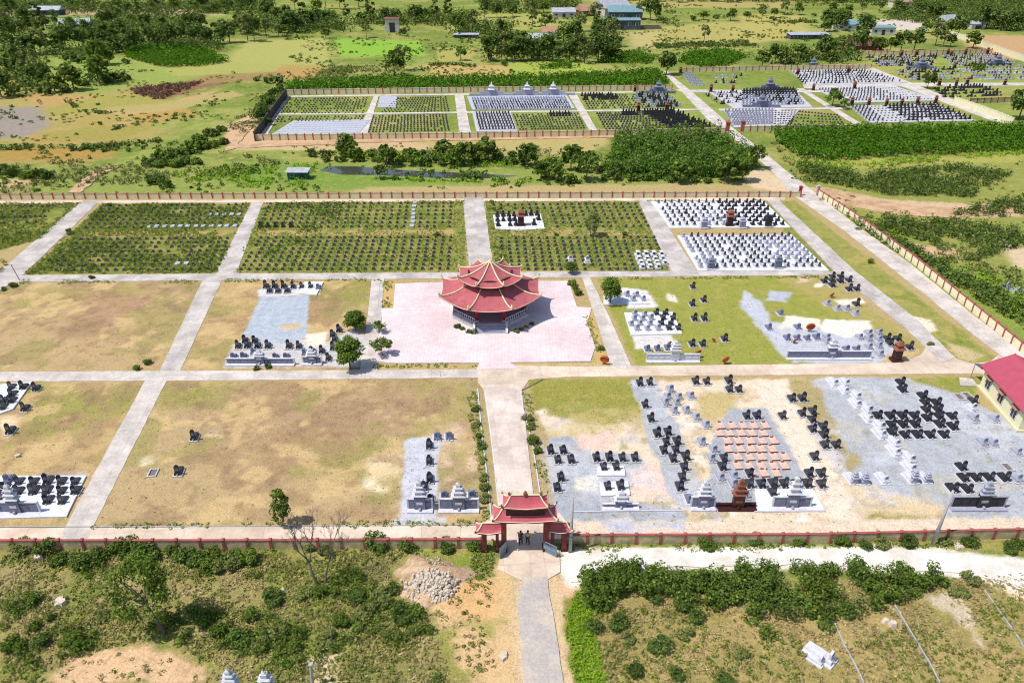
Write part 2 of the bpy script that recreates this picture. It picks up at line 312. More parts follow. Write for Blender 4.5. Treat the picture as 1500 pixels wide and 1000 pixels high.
paint([(360, 98), (470, 96), (460, 118), (360, 112)], (186, 150, 88), 3, 3, .6)
paint([(490, 57), (615, 60), (625, 82), (500, 84)], (140, 184, 62), 1.5, 1, .5)
paint([(620, 95), (780, 96), (800, 122), (640, 116)], (196, 168, 104), 2, 2, .6); paint([(740, 92), (860, 88), (880, 106), (760, 118)], (164, 178, 74), 2, 2, .7)
paint([(915, 48), (1160, 28), (1190, 50), (1060, 70), (930, 72)], (190, 176, 112), 4, 3, .6)
paint([(640, 22), (800, 20), (830, 42), (660, 48)], (172, 170, 90), 4, 3, .7); paint([(860, 0), (1160, -6), (1160, 12), (880, 12)], (176, 164, 96), 4, 3, .7)
paint([(960, 40), (1080, 30), (1100, 60), (980, 66)], (178, 168, 96), 4, 3, .6)
paint([(1390, 12), (1560, 5), (1560, 25), (1400, 30)], (196, 150, 100), 4, 2, .6); paint([(1285, 28), (1350, 30), (1360, 45), (1280, 44)], (214, 200, 184), 2, 1.5, .3)
paint([(1400, 50), (1560, 55), (1560, 90), (1440, 85)], (198, 160, 116), 3, 3, .5)
paint([(1090, 20), (1180, 24), (1160, 58), (1060, 62)], (184, 172, 96), 4, 3, .6)
for pl, c_ in (([(60, 160), (150, 140), (235, 140), (250, 152), (180, 158), (70, 172)], (166, 158, 80)), ([(150, 158), (250, 150), (340, 132), (360, 140), (250, 162), (160, 166)], (182, 166, 104)), ([(80, 172), (170, 166), (190, 178), (110, 190), (70, 186)], (174, 156, 86)), ([(190, 168), (270, 160), (300, 166), (200, 184)], (186, 150, 84)), ([(60, 196), (150, 184), (230, 184), (180, 204), (60, 208)], (164, 152, 76)), ([(0, 216), (150, 214), (170, 226), (100, 236), (0, 236)], (176, 142, 72)), ([(330, 100), (420, 106), (400, 118), (300, 122), (240, 140), (230, 134)], (158, 132, 84)), ([(200, 88), (420, 92), (400, 106), (260, 112)], (172, 172, 92)), ([(360, 60), (480, 58), (480, 96), (330, 92)], (176, 174, 96)), ([(640, 70), (700, 72), (690, 92), (640, 90)], (176, 168, 90))):
    paint(pl, c_, .8, 1.2, .5, .95)
# zone in front of the middle cemetery
paint([(360, 205), (900, 196), (880, 215), (800, 225), (560, 222), (330, 220)], (206, 178, 132), 1, 1.2, .5)
paint([(330, 185), (372, 165), (385, 205), (900, 196), (900, 200), (380, 215), (332, 220)], (214, 176, 138), .8, .8, .3)
paint([(600, 205), (900, 203), (860, 232), (640, 222)], (188, 172, 110), 1.5, 2, .7)
paint([(0, 245), (420, 235), (1120, 260), (1150, 276), (0, 284)], (146, 160, 76), 1.5, 1.5, 1)
paint([(330, 240), (480, 238), (700, 268), (480, 275), (330, 270)], (124, 154, 60), 2, 2, 1)
paint([(540, 274), (1140, 268), (1160, 283), (500, 284)], (200, 172, 126), 1, 1.2, .6, .8)
paint([(1090, 250), (1130, 246), (1170, 282), (1100, 278)], (222, 196, 160), 1, 1, .4)
paint([(0, 262), (50, 262), (40, 280), (0, 281)], (196, 172, 122), 1, 1, .5)
# right hand side beyond the wall
paint([(1130, 250), (1500, 225), (1800, 240), (1800, 520), (1500, 500), (1200, 288)], (150, 156, 76), 2, 2, 1)
paint([(1190, 275), (1300, 292), (1420, 300), (1560, 296), (1560, 318), (1420, 318), (1270, 308), (1195, 290)], (212, 180, 146), .8, 1, .3)
paint([(1180, 235), (1400, 230), (1500, 222), (1500, 236), (1300, 245), (1190, 248)], (172, 170, 84), 2, 2, .7)
paint([(1330, 355), (1400, 365), (1400, 385), (1340, 375)], (212, 176, 138), .8, 1.2, .4); paint([(1460, 345), (1500, 365), (1520, 400), (1490, 390)], (216, 192, 156), 1, 1.2, .4)
paint([(1330, 380), (1500, 400), (1500, 490), (1420, 445)], (138, 160, 66), 2, 2, 1)
# cemetery base
paint([(-200, 290), (1150, 284), (1192, 284), (1560, 560), (1560, 790), (-300, 800)], (190, 166, 116), .3, .1, .8)
weeds = [[(-200, 298), (117, 297), (60, 350), (-200, 420)], [(150, 299), (367, 298), (318, 400), (36, 402), (60, 380)], [(386, 297), (680, 294), (684, 398), (340, 400)], [(710, 294), (934, 295), (982, 397), (722, 397)], [(1110, 295), (1124, 295), (1222, 397), (1200, 397)]]
for w in weeds: paint(w, (134, 142, 62), .4, .3, 1.2)
for w in [[(95, 340), (345, 338), (340, 346), (85, 348)], [(375, 338), (665, 336), (665, 345), (372, 346)], [(722, 337), (958, 336), (962, 344), (724, 345)]]: paint(w, (186, 160, 104), .4, .6, .7)
paint([(1142, 296), (1165, 294), (1300, 400), (1460, 525), (1440, 532), (1400, 530), (1255, 400)], (158, 156, 82), .3, .3, .9)
paint([(-200, 412), (303, 412), (238, 541), (-200, 545)], (192, 164, 120), .5, .4, .45)
paint([(60, 418), (220, 420), (180, 440), (0, 450)], (168, 158, 84), 2, 3, .8, .8); paint([(130, 425), (270, 440), (220, 500), (90, 480)], (180, 142, 112), 3, 3, .4, .8)
paint([(322, 412), (548, 408), (530, 541), (262, 541)], (196, 166, 116), .5, .4, .45)
paint([(450, 412), (545, 409), (540, 450), (455, 440)], (162, 156, 76), 1.5, 2, .9, .8)
paint([(-200, 560), (214, 559), (98, 768), (-200, 780)], (198, 168, 118), .5, .4, .45); paint([(0, 562), (210, 560), (190, 600), (60, 640), (0, 660)], (152, 152, 74), 1.5, 2, .9, .8)
paint([(242, 559), (700, 553), (722, 765), (132, 775)], (190, 164, 120), .5, .4, .45)
paint([(280, 590), (600, 575), (620, 640), (330, 640)], (172, 138, 112), 3, 4, .3, .6); paint([(420, 640), (560, 640), (560, 700), (440, 690)], (156, 146, 80), 2, 2.5, .9, .7)
paint([(240, 560), (330, 562), (300, 590), (230, 600)], (158, 152, 78), 1.5, 1.5, .9, .7); paint([(600, 556), (700, 560), (700, 600), (640, 590)], (162, 150, 82), 1.5, 1.5, .9, .6)
paint([(640, 640), (700, 600), (715, 740), (650, 735)], (222, 192, 160), 1, 1.5, .4, .9)
paint([(540, 670), (590, 665), (592, 700), (560, 722), (528, 705)], (246, 232, 200), .5, .8, .1); paint([(440, 730), (600, 735), (600, 770), (430, 768)], (206, 178, 134), 1.5, 2, .6, .8)
paint([(205, 668), (232, 664), (228, 680), (207, 680)], (244, 228, 196), .2, .4, .1); paint([(300, 626), (330, 622), (325, 640), (305, 642)], (224, 200, 160), .3, .5, .2)
paint([(0, 606), (34, 604), (26, 632), (0, 640)], (240, 222, 190), .3, .5, .1); paint([(50, 690), (130, 690), (125, 700), (60, 704)], (190, 190, 196), .4, .8, .1, .9)

for f_ in ([(-200, 412), (303, 412), (238, 541), (-200, 545)], [(322, 412), (548, 408), (530, 541), (262, 541)], [(-200, 560), (214, 559), (98, 768), (-200, 780)], [(242, 559), (700, 553), (722, 765), (132, 775)]):
    paint(f_, (168, 138, 104), 1, .8, .4, .75, (7., .5, .64, 71)); paint(f_, (216, 184, 132), 1, .8, .4, .7, (5., .53, .63, 73)); paint(f_, (154, 146, 84), 1, .8, .9, .6, (6., .55, .66, 75)); paint(f_, (150, 122, 92), .5, .8, .4, .55, (2.2, .56, .68, 77))
for f_ in ([(880, 410), (1120, 406), (1330, 500), (1330, 530), (935, 534)], [(780, 560), (930, 560), (945, 610), (800, 610)], [(1142, 296), (1165, 294), (1460, 525), (1400, 530)]):
    paint(f_, (186, 170, 92), 1, .8, .8, .6, (4., .52, .64, 81)); paint(f_, (128, 142, 56), 1, .8, 1, .7, (3., .54, .64, 83))
for f_ in weeds[:4]: paint(f_, (112, 130, 48), .5, .8, 1.2, .8, (3., .48, .6, 85)); paint(f_, (166, 152, 86), .5, .8, .9, .6, (2.5, .55, .66, 87))
# right of the axis
paint([(765, 556), (940, 553), (955, 640), (780, 600)], (156, 152, 72), .4, .4, 1)
paint([(875, 408), (1130, 404), (1340, 500), (1330, 535), (930, 537)], (158, 160, 72), .4, .3, .9)
paint([(1130, 404), (1215, 400), (1360, 520), (1330, 530), (1260, 480)], (176, 164, 92), .6, .8, .8, .8)
paint([(1200, 478), (1270, 482), (1280, 500), (1210, 492)], (238, 222, 200), .4, .6, .2); paint([(1170, 405), (1190, 404), (1188, 414), (1168, 414)], (222, 190, 160), .4, .6, .3)
paint([(1090, 425), (1112, 440), (1130, 470), (1200, 482), (1300, 495), (1340, 515), (1330, 532), (1160, 532), (1120, 490), (1085, 450)], (196, 198, 206), .4, .5, .1)
paint([(1130, 425), (1160, 428), (1150, 442), (1122, 440)], (186, 188, 200), .4, .5, .1); paint([(1150, 470), (1200, 468), (1205, 480), (1140, 482)], (232, 220, 204), .4, .5, .2)
paint([(1336, 463), (1365, 467), (1374, 484), (1352, 490), (1340, 478)], (240, 222, 196), .3, .5, .2); paint([(1385, 500), (1440, 520), (1425, 530), (1395, 520)], (206, 184, 140), .5, .6, .5); paint([(1330, 505), (1348, 512), (1335, 530), (1290, 532), (1300, 520)], (204, 178, 130), .3, .4, .5)
paint([(1203, 466), (1275, 470), (1280, 488), (1240, 494), (1205, 484)], (246, 234, 218), .3, .6, .2); paint([(1222, 440), (1262, 436), (1270, 444), (1235, 450)], (240, 226, 206), .3, .4, .2); paint([(1150, 462), (1205, 468), (1200, 476), (1150, 476)], (240, 228, 212), .3, .5, .2); paint([(1195, 415), (1208, 414), (1206, 420), (1190, 421)], (240, 226, 206), .2, .4, .2)
paint([(905, 420), (950, 425), (965, 450), (920, 452)], (226, 222, 222), .3, .4, .1); paint([(925, 490), (985, 490), (990, 505), (930, 512)], (224, 216, 212), .3, .4, .1); paint([(972, 426), (992, 432), (996, 446), (978, 440)], (236, 218, 200), .2, .4, .1)
paint([(780, 600), (850, 590), (940, 600), (945, 556), (1180, 556), (1195, 620), (1240, 690), (1280, 765), (1180, 770), (840, 770), (800, 680)], (234, 212, 186), .5, .6, .35)
for f_ in ([(780, 600), (1190, 560), (1280, 765), (800, 770)], [(840, 760), (1560, 756), (1560, 785), (840, 792)]):
    paint(f_, (196, 172, 132), .4, .6, .5, .55, (2.6, .56, .64, 91)); paint(f_, (150, 148, 96), .2, .5, 1, .6, (1.6, .63, .70, 93)); paint(f_, (176, 176, 184), .4, .6, .1, .5, (3.2, .56, .66, 95)); paint(f_, (246, 238, 226), .3, .5, .1, .6, (1.8, .62, .70, 97))
paint([(780, 556), (925, 556), (950, 610), (870, 620), (800, 605)], (158, 154, 72), .6, 1.2, 1, .95); paint([(790, 600), (950, 596), (960, 640), (800, 640)], (204, 184, 124), .8, 1.2, .7, .6, (3., .4, .6))
paint([(1020, 575), (1080, 575), (1075, 610), (1020, 612)], (206, 184, 130), .8, 1, .7)
paint([(788, 646), (835, 640), (870, 662), (938, 664), (948, 682), (925, 690), (918, 735), (1005, 745), (1010, 778), (835, 782), (818, 752), (782, 690)], (172, 175, 182), .15, .5, .1)
paint([(845, 638), (900, 632), (890, 658), (855, 660)], (236, 202, 184), .4, .5, .2); paint([(920, 690), (960, 676), (982, 700), (975, 730), (935, 730)], (238, 206, 188), .3, .4, .1)
paint([(845, 700), (880, 695), (870, 718), (848, 715)], (236, 226, 204), .3, .4, .1)
paint([(925, 556), (960, 552), (975, 600), (1000, 640), (1015, 690), (1040, 748), (990, 748), (965, 690), (950, 650), (938, 600)], (178, 181, 186), .15, .5, .1)
paint([(1070, 598), (1125, 598), (1165, 660), (1205, 745), (1045, 748), (1035, 700), (1045, 640)], (174, 177, 182), .15, .5, .1)
paint([(1165, 570), (1190, 570), (1245, 660), (1250, 700), (1215, 690), (1180, 610)], (206, 202, 204), .4, .5, .3, .8)
paint([(1185, 556), (1240, 552), (1330, 553), (1390, 572), (1430, 590), (1560, 650), (1560, 765), (1395, 768), (1370, 740), (1240, 745), (1250, 700), (1215, 640)], (180, 183, 188), .15, .5, .1)
paint([(1140, 556), (1195, 556), (1220, 620), (1260, 680), (1245, 690), (1180, 600), (1150, 590)], (178, 158, 100), .5, .7, .8, .9); paint([(1330, 553), (1440, 550), (1430, 580), (1400, 575), (1340, 560)], (150, 154, 70), .4, .5, 1)
paint([(1230, 700), (1380, 740), (1370, 775), (1260, 775)], (232, 206, 168), .6, 1, .4, .8); paint([(1265, 752), (1370, 758), (1360, 764), (1270, 764)], (158, 146, 68), .5, .8, 1)
paint([(1100, 560), (1150, 556), (1190, 640), (1230, 700), (1260, 768), (1210, 765), (1180, 700), (1140, 620)], (238, 218, 196), .5, .6, .2)
paint([(840, 762), (1560, 758), (1560, 782), (840, 790)], (232, 210, 186), .3, .5, .3); paint([(880, 765), (1000, 762), (1005, 776), (900, 778)], (196, 196, 206), .5, .8, .1)
paint([(355, 500), (430, 498), (480, 500), (520, 480), (540, 500), (525, 536), (330, 538), (342, 505)], (206, 200, 198), .3, .4, .2)
paint([(382, 434), (453, 433), (449, 494), (411, 504), (383, 499), (356, 492)], (182, 190, 200), .15, .12, .05); paint([(450, 490), (480, 486), (478, 505), (452, 508)], (244, 232, 206), .3, .4, .1); paint([(415, 476), (438, 474), (438, 482), (416, 482)], (214, 186, 146), .3, .4, .2)
paint([(378, 424), (470, 414), (468, 432), (378, 434)], (220, 216, 214), .15, .1, .1)
paint([(591, 645), (604, 640), (650, 638), (640, 673), (642, 712), (638, 760), (586, 762)], (202, 202, 210), .2, .25, .05)
paint([(575, 760), (650, 758), (650, 772), (575, 772)], (204, 200, 204), .3, .4, .1)
paint([(560, 412), (580, 412), (576, 450), (558, 452)], (212, 176, 116), .3, .3, .6); paint([(545, 534), (700, 533), (700, 540), (545, 541)], (196, 172, 116), .2, .3, .7); paint([(748, 532), (890, 530), (893, 538), (748, 539)], (206, 180, 124), .2, .3, .7)
paint([(845, 450), (868, 450), (880, 500), (893, 535), (872, 530), (860, 480)], (206, 176, 110), .3, .3, .7)
paint([(682, 560), (712, 575), (730, 770), (715, 770)], (176, 158, 112), .3, .4, .8); paint([(758, 572), (770, 560), (800, 640), (808, 770), (782, 720)], (186, 164, 122), .3, .4, .8)


for f_ in ([(788, 646), (938, 664), (1010, 778), (835, 782)], [(925, 556), (960, 552), (1040, 748), (990, 748)], [(1185, 556), (1330, 553), (1560, 650), (1560, 765), (1240, 745)]):
    paint(f_, (206, 192, 166), .3, .6, .4, .4, (3.5, .6, .68, 91)); paint(f_, (208, 208, 214), .6, .6, .1, .5, (6., .5, .62, 95)); paint(f_, (160, 158, 140), .15, .5, .3, .5, (1.3, .68, .74, 93))
# foreground outside the wall
paint([(-400, 805), (730, 807), (760, 1100), (-500, 1100)], (158, 148, 88), .6, .5, 1.1)
paint([(0, 820), (300, 830), (420, 900), (200, 930), (0, 900)], (170, 152, 108), 1.5, 2.5, 1, .8, (4., .42, .62)); paint([(0, 820), (720, 810), (720, 1000), (0, 1000)], (122, 136, 54), 1, 2, 1.1, .85, (5., .46, .6, 33))
paint([(135, 955), (215, 940), (260, 950), (330, 1000), (130, 1010), (60, 990)], (222, 184, 142), .5, 1, .4)
paint([(620, 870), (720, 830), (740, 812), (765, 880), (772, 1040), (700, 1040), (660, 960)], (222, 186, 138), .6, 1.0, .4, .95)
paint([(640, 860), (700, 845), (740, 860), (720, 910), (660, 905)], (222, 176, 122), .6, 1, .2, .9); paint([(640, 910), (740, 905), (750, 1000), (640, 1000)], (150, 154, 66), .6, 1, 1, .7, (3., .45, .6))
paint([(450, 960), (500, 950), (490, 1020), (450, 1020)], (220, 196, 156), .4, .6, .4); paint([(655, 806), (722, 806), (722, 842), (690, 850), (650, 840)], (136, 150, 58), .4, .6, 1, .9)
paint([(800, 845), (850, 845), (845, 900), (820, 925), (806, 880)], (220, 184, 146), .5, .6, .3)
paint([(860, 870), (1100, 850), (1450, 850), (1700, 900), (1700, 1100), (850, 1100)], (166, 150, 90), .6, .6, 1.1)
paint([(950, 905), (1500, 880), (1500, 1000), (950, 1000)], (184, 160, 106), 1, 1.5, .9, .8, (5., .42, .6, 44))
paint([(1345, 870), (1400, 868), (1430, 900), (1445, 950), (1425, 945), (1400, 910), (1360, 888)], (218, 202, 178), .4, 1, .4, .8)
paint([(810, 800), (1560, 792), (1560, 806), (1300, 804), (840, 812)], (164, 156, 84), .3, .5, 1); paint([(1300, 812), (1560, 850), (1560, 920), (1438, 846), (1384, 841)], (236, 214, 174), .4, .5, .2)
paint([(823, 880), (850, 870), (885, 1000), (885, 1060), (826, 1060)], (140, 134, 62), .3, .4, 1)
paint([(822, 806), (902, 801), (1010, 801), (1140, 799), (1300, 799), (1397, 806), (1600, 832), (1600, 900), (1500, 870), (1438, 850), (1384, 843), (1273, 836), (1140, 834), (956, 836), (880, 843), (858, 858), (836, 858), (818, 832)], (240, 232, 216), .25, .35, .3)
paint([(748, 850), (765, 845), (806, 845), (822, 880), (845, 1040), (755, 1040), (750, 900)], (218, 190, 150), .3, .35, .4)
me = bpy.data.meshes.new("ground"); nx, ny = len(xs), len(ys)
V = np.stack([X, Y, np.zeros(len(X))], 1).astype(np.float32)
# gentle relief outside the flat, levelled plots
rel = (fbm(X, Y, 7, 31)-.5)*.9*np.clip(1-np.abs(Y-44)/9, 0, 1)*np.clip(np.abs(X-1.5)/6-.6, 0, 1)*np.clip((51.5-Y)/2, 0, 1)
V[:, 2] = np.where(Y < 52, rel, 0)
def gz(x, y): 
    a = np.array([float(x)]); b = np.array([float(y)])
    if y >= 51.5: return 0.
    r = (fbm(a, b, 7, 31)-.5)*.9*np.clip(1-np.abs(b-44)/9, 0, 1)*np.clip(np.abs(a-1.5)/6-.6, 0, 1)*np.clip((51.5-b)/2, 0, 1)
    return float(r[0])
me.vertices.add(len(V)); me.vertices.foreach_set("co", V.ravel())
i = np.arange(nx-1)[None, :]+np.arange(ny-1)[:, None]*nx; Q = np.stack([i, i+1, i+nx+1, i+nx], -1).reshape(-1, 4).astype(np.int32)
me.loops.add(Q.size); me.loops.foreach_set("vertex_index", Q.ravel()); me.polygons.add(len(Q)); me.polygons.foreach_set("loop_start", np.arange(0, Q.size, 4, dtype=np.int32)); me.update(calc_edges=True)
ca = me.color_attributes.new("base", 'FLOAT_COLOR', 'POINT'); ca.data.foreach_set("color", np.concatenate([COL, VEG[:, None]], 1).astype(np.float32).ravel())
me.polygons.foreach_set("use_smooth", [True]*len(Q))
def ground_mat():
    m = bpy.data.materials.new("dry_grass_and_soil"); m.use_nodes = True; n = m.node_tree.nodes; L = m.node_tree.links; b = n["Principled BSDF"]
    b.inputs["Roughness"].default_value = .95; b.inputs["Specular IOR Level"].default_value = .1
    at = n.new("ShaderNodeVertexColor"); at.layer_name = "base"; ge = n.new("ShaderNodeNewGeometry")
    def noise(s, d=5, r=.65):
        x = n.new("ShaderNodeTexNoise"); x.inputs["Scale"].default_value = s; x.inputs["Detail"].default_value = d; x.inputs["Roughness"].default_value = r; L.new(ge.outputs["Position"], x.inputs["Vector"]); return x.outputs[0]
    def mr(s, a, b_, c, d):
        x = n.new("ShaderNodeMapRange"); L.new(s, x.inputs[0])
        for k, v in enumerate((a, b_, c, d)): x.inputs[k+1].default_value = v
        return x.outputs[0]
    def math_(op, a, c):
        x = n.new("ShaderNodeMath"); x.operation = op
        for k, v in enumerate((a, c)):
            if isinstance(v, (int, float)): x.inputs[k].default_value = v
            else: L.new(v, x.inputs[k])
        return x.outputs[0]
    veg = at.outputs["Alpha"]
    def mix(f, a, c, bt='MIX'):
        x = n.new("ShaderNodeMix"); x.data_type = 'RGBA'; x.blend_type = bt; L.new(f, x.inputs[0]) if not isinstance(f, (int, float)) else None
        if isinstance(f, (int, float)): x.inputs[0].default_value = f
        L.new(a, x.inputs[6])
        if isinstance(c, tuple): x.inputs[7].default_value = (*c, 1)
        else: L.new(c, x.inputs[7])
        return x.outputs[2]
    c = at.outputs["Color"]
    c = mix(math_('MULTIPLY', mr(noise(.45, 4, .7), .5, .66, 0, .5), veg), c, A(196, 172, 112))
    c = mix(math_('MULTIPLY', mr(noise(.8, 5, .75), .53, .66, 0, .5), veg), c, A(102, 116, 44))
    c = mix(math_('MULTIPLY', mr(noise(2.4, 3, .8), .56, .7, 0, .55), veg), c, A(84, 78, 42))
    c = mix(math_('MULTIPLY', mr(noise(3.1, 3, .8), .56, .7, 0, .5), veg), c, A(214, 196, 140))
    sc = math_('ADD', mr(noise(5.0, 3, .85), .3, .7, -.32, .32), mr(noise(.8, 3, .8), .3, .7, -.2, .2))
    vm = n.new("ShaderNodeVectorMath"); vm.operation = 'SCALE'; L.new(c, vm.inputs[0]); L.new(math_('ADD', sc, 1.0), vm.inputs[3])
    # scattered pebbles and clods on bare ground
    vo = n.new("ShaderNodeTexVoronoi"); vo.inputs["Scale"].default_value = 1.1; L.new(ge.outputs["Position"], vo.inputs["Vector"])
    pb = math_('MULTIPLY', mr(vo.outputs["Distance"], .07, .13, 1, 0), mr(noise(.35, 1), .48, .6, 0, .8))
    c = mix(pb, vm.outputs[0], A(120, 112, 84))
    L.new(c, b.inputs["Base Color"])
    bn = n.new("ShaderNodeBump"); bn.inputs["Distance"].default_value = .2; L.new(math_('MULTIPLY', veg, .8), bn.inputs["Strength"]); L.new(noise(2.0, 4, .85), bn.inputs["Height"]); L.new(bn.outputs[0], b.inputs["Normal"])
    return m
me.materials.append(ground_mat())
go = bpy.data.objects.new("ground", me); C.objects.link(go); tag(go, "dry grass, bare sand and gravel ground across the cemetery and fields", "ground", kind="structure")

# ---------------------------------------------------------------- flat sheets: paths, roads, plaza
ZL = [0.03]
def sheet(name, pts, m, label, jit=.0, th=None, cat="path"):
    ZL[0] += .004; z = ZL[0]
    g = GP(pts) if not isinstance(pts, np.ndarray) else pts
    out = []
    n = len(g)
    for i in range(n):                                  # subdivide the edge and fray it a little
        a = g[i]; b = g[(i+1) % n]; L = np.hypot(*(b-a)); k = max(1, int(L/1.2)) if jit else 1
        nrm = np.array([-(b-a)[1], (b-a)[0]])/(L+1e-9)
        for j in range(k):
            t = j/k; p = a+(b-a)*t
            if j > 0: p = p+nrm*random.uniform(-jit, jit)
            out.append(tuple(p))
    mb = MB().prism(out, -.1, z); o = mb.build(name, m); tag(o, label, cat, kind="structure"); return o
cg, cw, cn = M['concgrey'], M['concwarm'], M['conc']
sheet("path", [(-60, 774), (360, 771), (705, 769), (709, 790), (360, 790), (-60, 793)], cw, "cream concrete path inside the front wall left of the gate", .06)
sheet("path", [(245, 556), (213, 557), (92, 778), (95, 790), (128, 790), (134, 776)], cn, "pale concrete path running up from the front wall on the left", .05)
sheet("path", [(263, 545), (233, 545), (300, 404), (328, 404)], cg, "stained concrete path between the two empty dry plots", .05)
sheet("path", [(345, 403), (315, 403), (369, 296), (386, 296)], cg, "narrow concrete path between the two weedy grave plots at left", .05)
sheet("path", [(-60, 545), (350, 543), (701, 541), (760, 538), (760, 560), (703, 553), (350, 557), (-60, 559)], cn, "long pale concrete path across the middle, left half", .05)
sheet("path", [(700, 541), (760, 536), (850, 537), (1290, 532), (1325, 530), (1348, 520), (1358, 506), (1385, 512), (1402, 526), (1425, 533), (1450, 530), (1464, 518), (1500, 560), (1470, 560), (1436, 547), (830, 552), (775, 556), (763, 573), (711, 573), (700, 560)], cw, "wide cream concrete road across the middle, right half", .05)
sheet("path", [(-20, 404), (320, 401), (560, 400), (700, 399), (700, 408), (300, 411), (-20, 414)], cg, "concrete path behind the dry plots on the left", .05)
sheet("path", [(700, 399), (1000, 397), (1212, 397), (1225, 403), (1000, 405), (700, 408)], cg, "concrete path behind the pavilion on the right", .05)
sheet("path", [(-60, 295), (1150, 289.5), (1150, 293.5), (-60, 299)], cw, "thin concrete path along the far side wall", .04)
sheet("path", [(121, 294), (147, 294), (35, 402), (0, 426), (-30, 440), (-30, 420), (0, 397)], cg, "diagonal concrete path at the far left", .05)
sheet("path", [(678, 290), (708, 290), (724, 400), (688, 400)], cg, "broad concrete walk from behind the pavilion to the far wall", .05)
sheet("path", [(545, 406), (563, 406), (559, 462), (552, 545), (527, 545), (539, 461)], cn, "short concrete path left of the pink plaza", .04)
sheet("path", [(852, 405), (863, 405), (895, 470), (926, 540), (896, 540), (872, 465)], cn, "short concrete path right of the pink plaza", .04)
sheet("path", [(934, 292), (952, 292), (1022, 400), (984, 400)], cg, "wide stained concrete path beside the white-paved graves", .04)
sheet("path", [(1122, 292), (1139, 292), (1252, 397), (1345, 470), (1398, 524), (1380, 532), (1325, 480), (1221, 397)], cg, "diagonal concrete path right of the white-paved graves", .05)
sheet("road", [(1151, 250), (1187, 277), (1251, 328), (1335, 388), (1424, 461), (1520, 533), (1520, 575), (1465, 520), (1419, 485), (1354, 431), (1289, 380), (1238, 339), (1160, 285), (1130, 250), (1113, 236), (1064, 194), (1037, 176), (994, 130), (978, 113), (970, 105), (977, 105), (986, 113), (1010, 132), (1045, 162), (1075, 189), (1115, 220)], cn, "long straight concrete road running back along the right wall", .06, cat="road")
sheet("path", [(708, 568), (764, 568), (781, 722), (783, 755), (732, 755), (727, 700)], M['walk'], "pale concrete walk between the gate and the plaza", .0)
sheet("plaza", [(579, 416), (700, 412), (833, 412), (845, 450), (867, 451), (860, 474), (872, 509), (865, 529), (747, 531), (760, 540), (698, 542), (702, 532), (570, 532), (546, 528), (559, 478), (559, 453), (576, 452)], M['tile'], "pink tiled plaza around the pavilion", 0, cat="plaza")
sheet("path", [(725, 752), (820, 752), (832, 768), (832, 790), (712, 792), (706, 770)], cw, "cream concrete floor just inside the gate", .04)
sheet("forecourt", [(735, 788), (795, 788), (818, 806), (821, 838), (804, 848), (762, 850), (729, 834), (733, 812)], cw, "cream concrete apron in front of the gate", .05, cat="apron")
sheet("road", [(765, 846), (802, 845), (806, 880), (815, 930), (832, 1040), (768, 1040), (762, 930), (757, 884)], M['asphalt'], "grey worn road leading to the gate from the foreground", .05, cat="road")
sheet("road", [(826, 813), (902, 805), (1010, 805), (1140, 803), (1300, 803), (1397, 811), (1560, 832), (1560, 875), (1500, 862), (1438, 846), (1384, 838), (1273, 830), (1140, 829), (956, 831), (880, 838), (858, 852), (836, 853), (822, 832)], M['white_gravel'], "white gravel track curving outside the front wall on the right", .25, cat="road")
for pts, lb in [([(990, 132), (1240, 133), (1240, 136), (1003, 136)], "thin concrete path across the back of the far cemetery"),
                ([(1167, 130), (1176, 130), (1262, 182), (1250, 182)], "diagonal concrete path between far grave plots, nearer"),
                ([(1266, 98), (1274, 98), (1345, 126), (1480, 180), (1465, 182), (1318, 126)], "diagonal concrete path between far grave plots, farther"),
                ([(1176, 125), (1330, 122), (1500, 122), (1500, 126), (1330, 127), (1178, 130)], "concrete cross path at the back of the far right plots"),
                ([(1052, 160), (1240, 158), (1240, 160.5), (1055, 163)], "narrow concrete cross path among far right plots"),
                ([(548, 141), (555, 141), (538, 197), (524, 197)], "narrow concrete path inside the walled middle cemetery, left"),
                ([(666, 140), (679, 139), (690, 195), (673, 195)], "broad concrete path inside the walled middle cemetery"),
                ([(832, 138), (844, 138), (875, 192), (864, 192)], "sloping concrete path inside the walled middle cemetery, right"),
                ([(420, 143), (424, 143), (392, 198), (382, 198)], "concrete strip beside the dark wall of the middle cemetery"),
                ([(424, 141), (985, 134), (985, 136), (424, 143)], "thin path under the back wall of the middle cemetery"),
                ([(405, 167), (545, 166), (1040, 160), (1040, 162), (545, 168), (405, 169)], "thin cross path dividing the middle cemetery plots")]:
    sheet("path", pts, cn, lb, .05)
sheet("track", [(330, 222), (350, 190), (372, 170), (378, 176), (358, 200), (348, 212), (560, 204), (900, 198), (900, 202), (560, 209), (345, 218)], M['dirt'], "orange dirt track in front of the middle cemetery wall", .3, cat="track")
sheet("track", [(1195, 273), (1255, 284), (1320, 301), (1400, 306), (1520, 296), (1520, 309), (1400, 320), (1300, 315), (1240, 300), (1200, 288)], M['dirt'], "curving dirt track beyond the right wall", .4, cat="track")
sheet("track", [(100, 283), (135, 250), (160, 244), (175, 246), (150, 256), (118, 283)], M['dirt'], "bare earth bank path at left beyond the far wall", .3, cat="track")
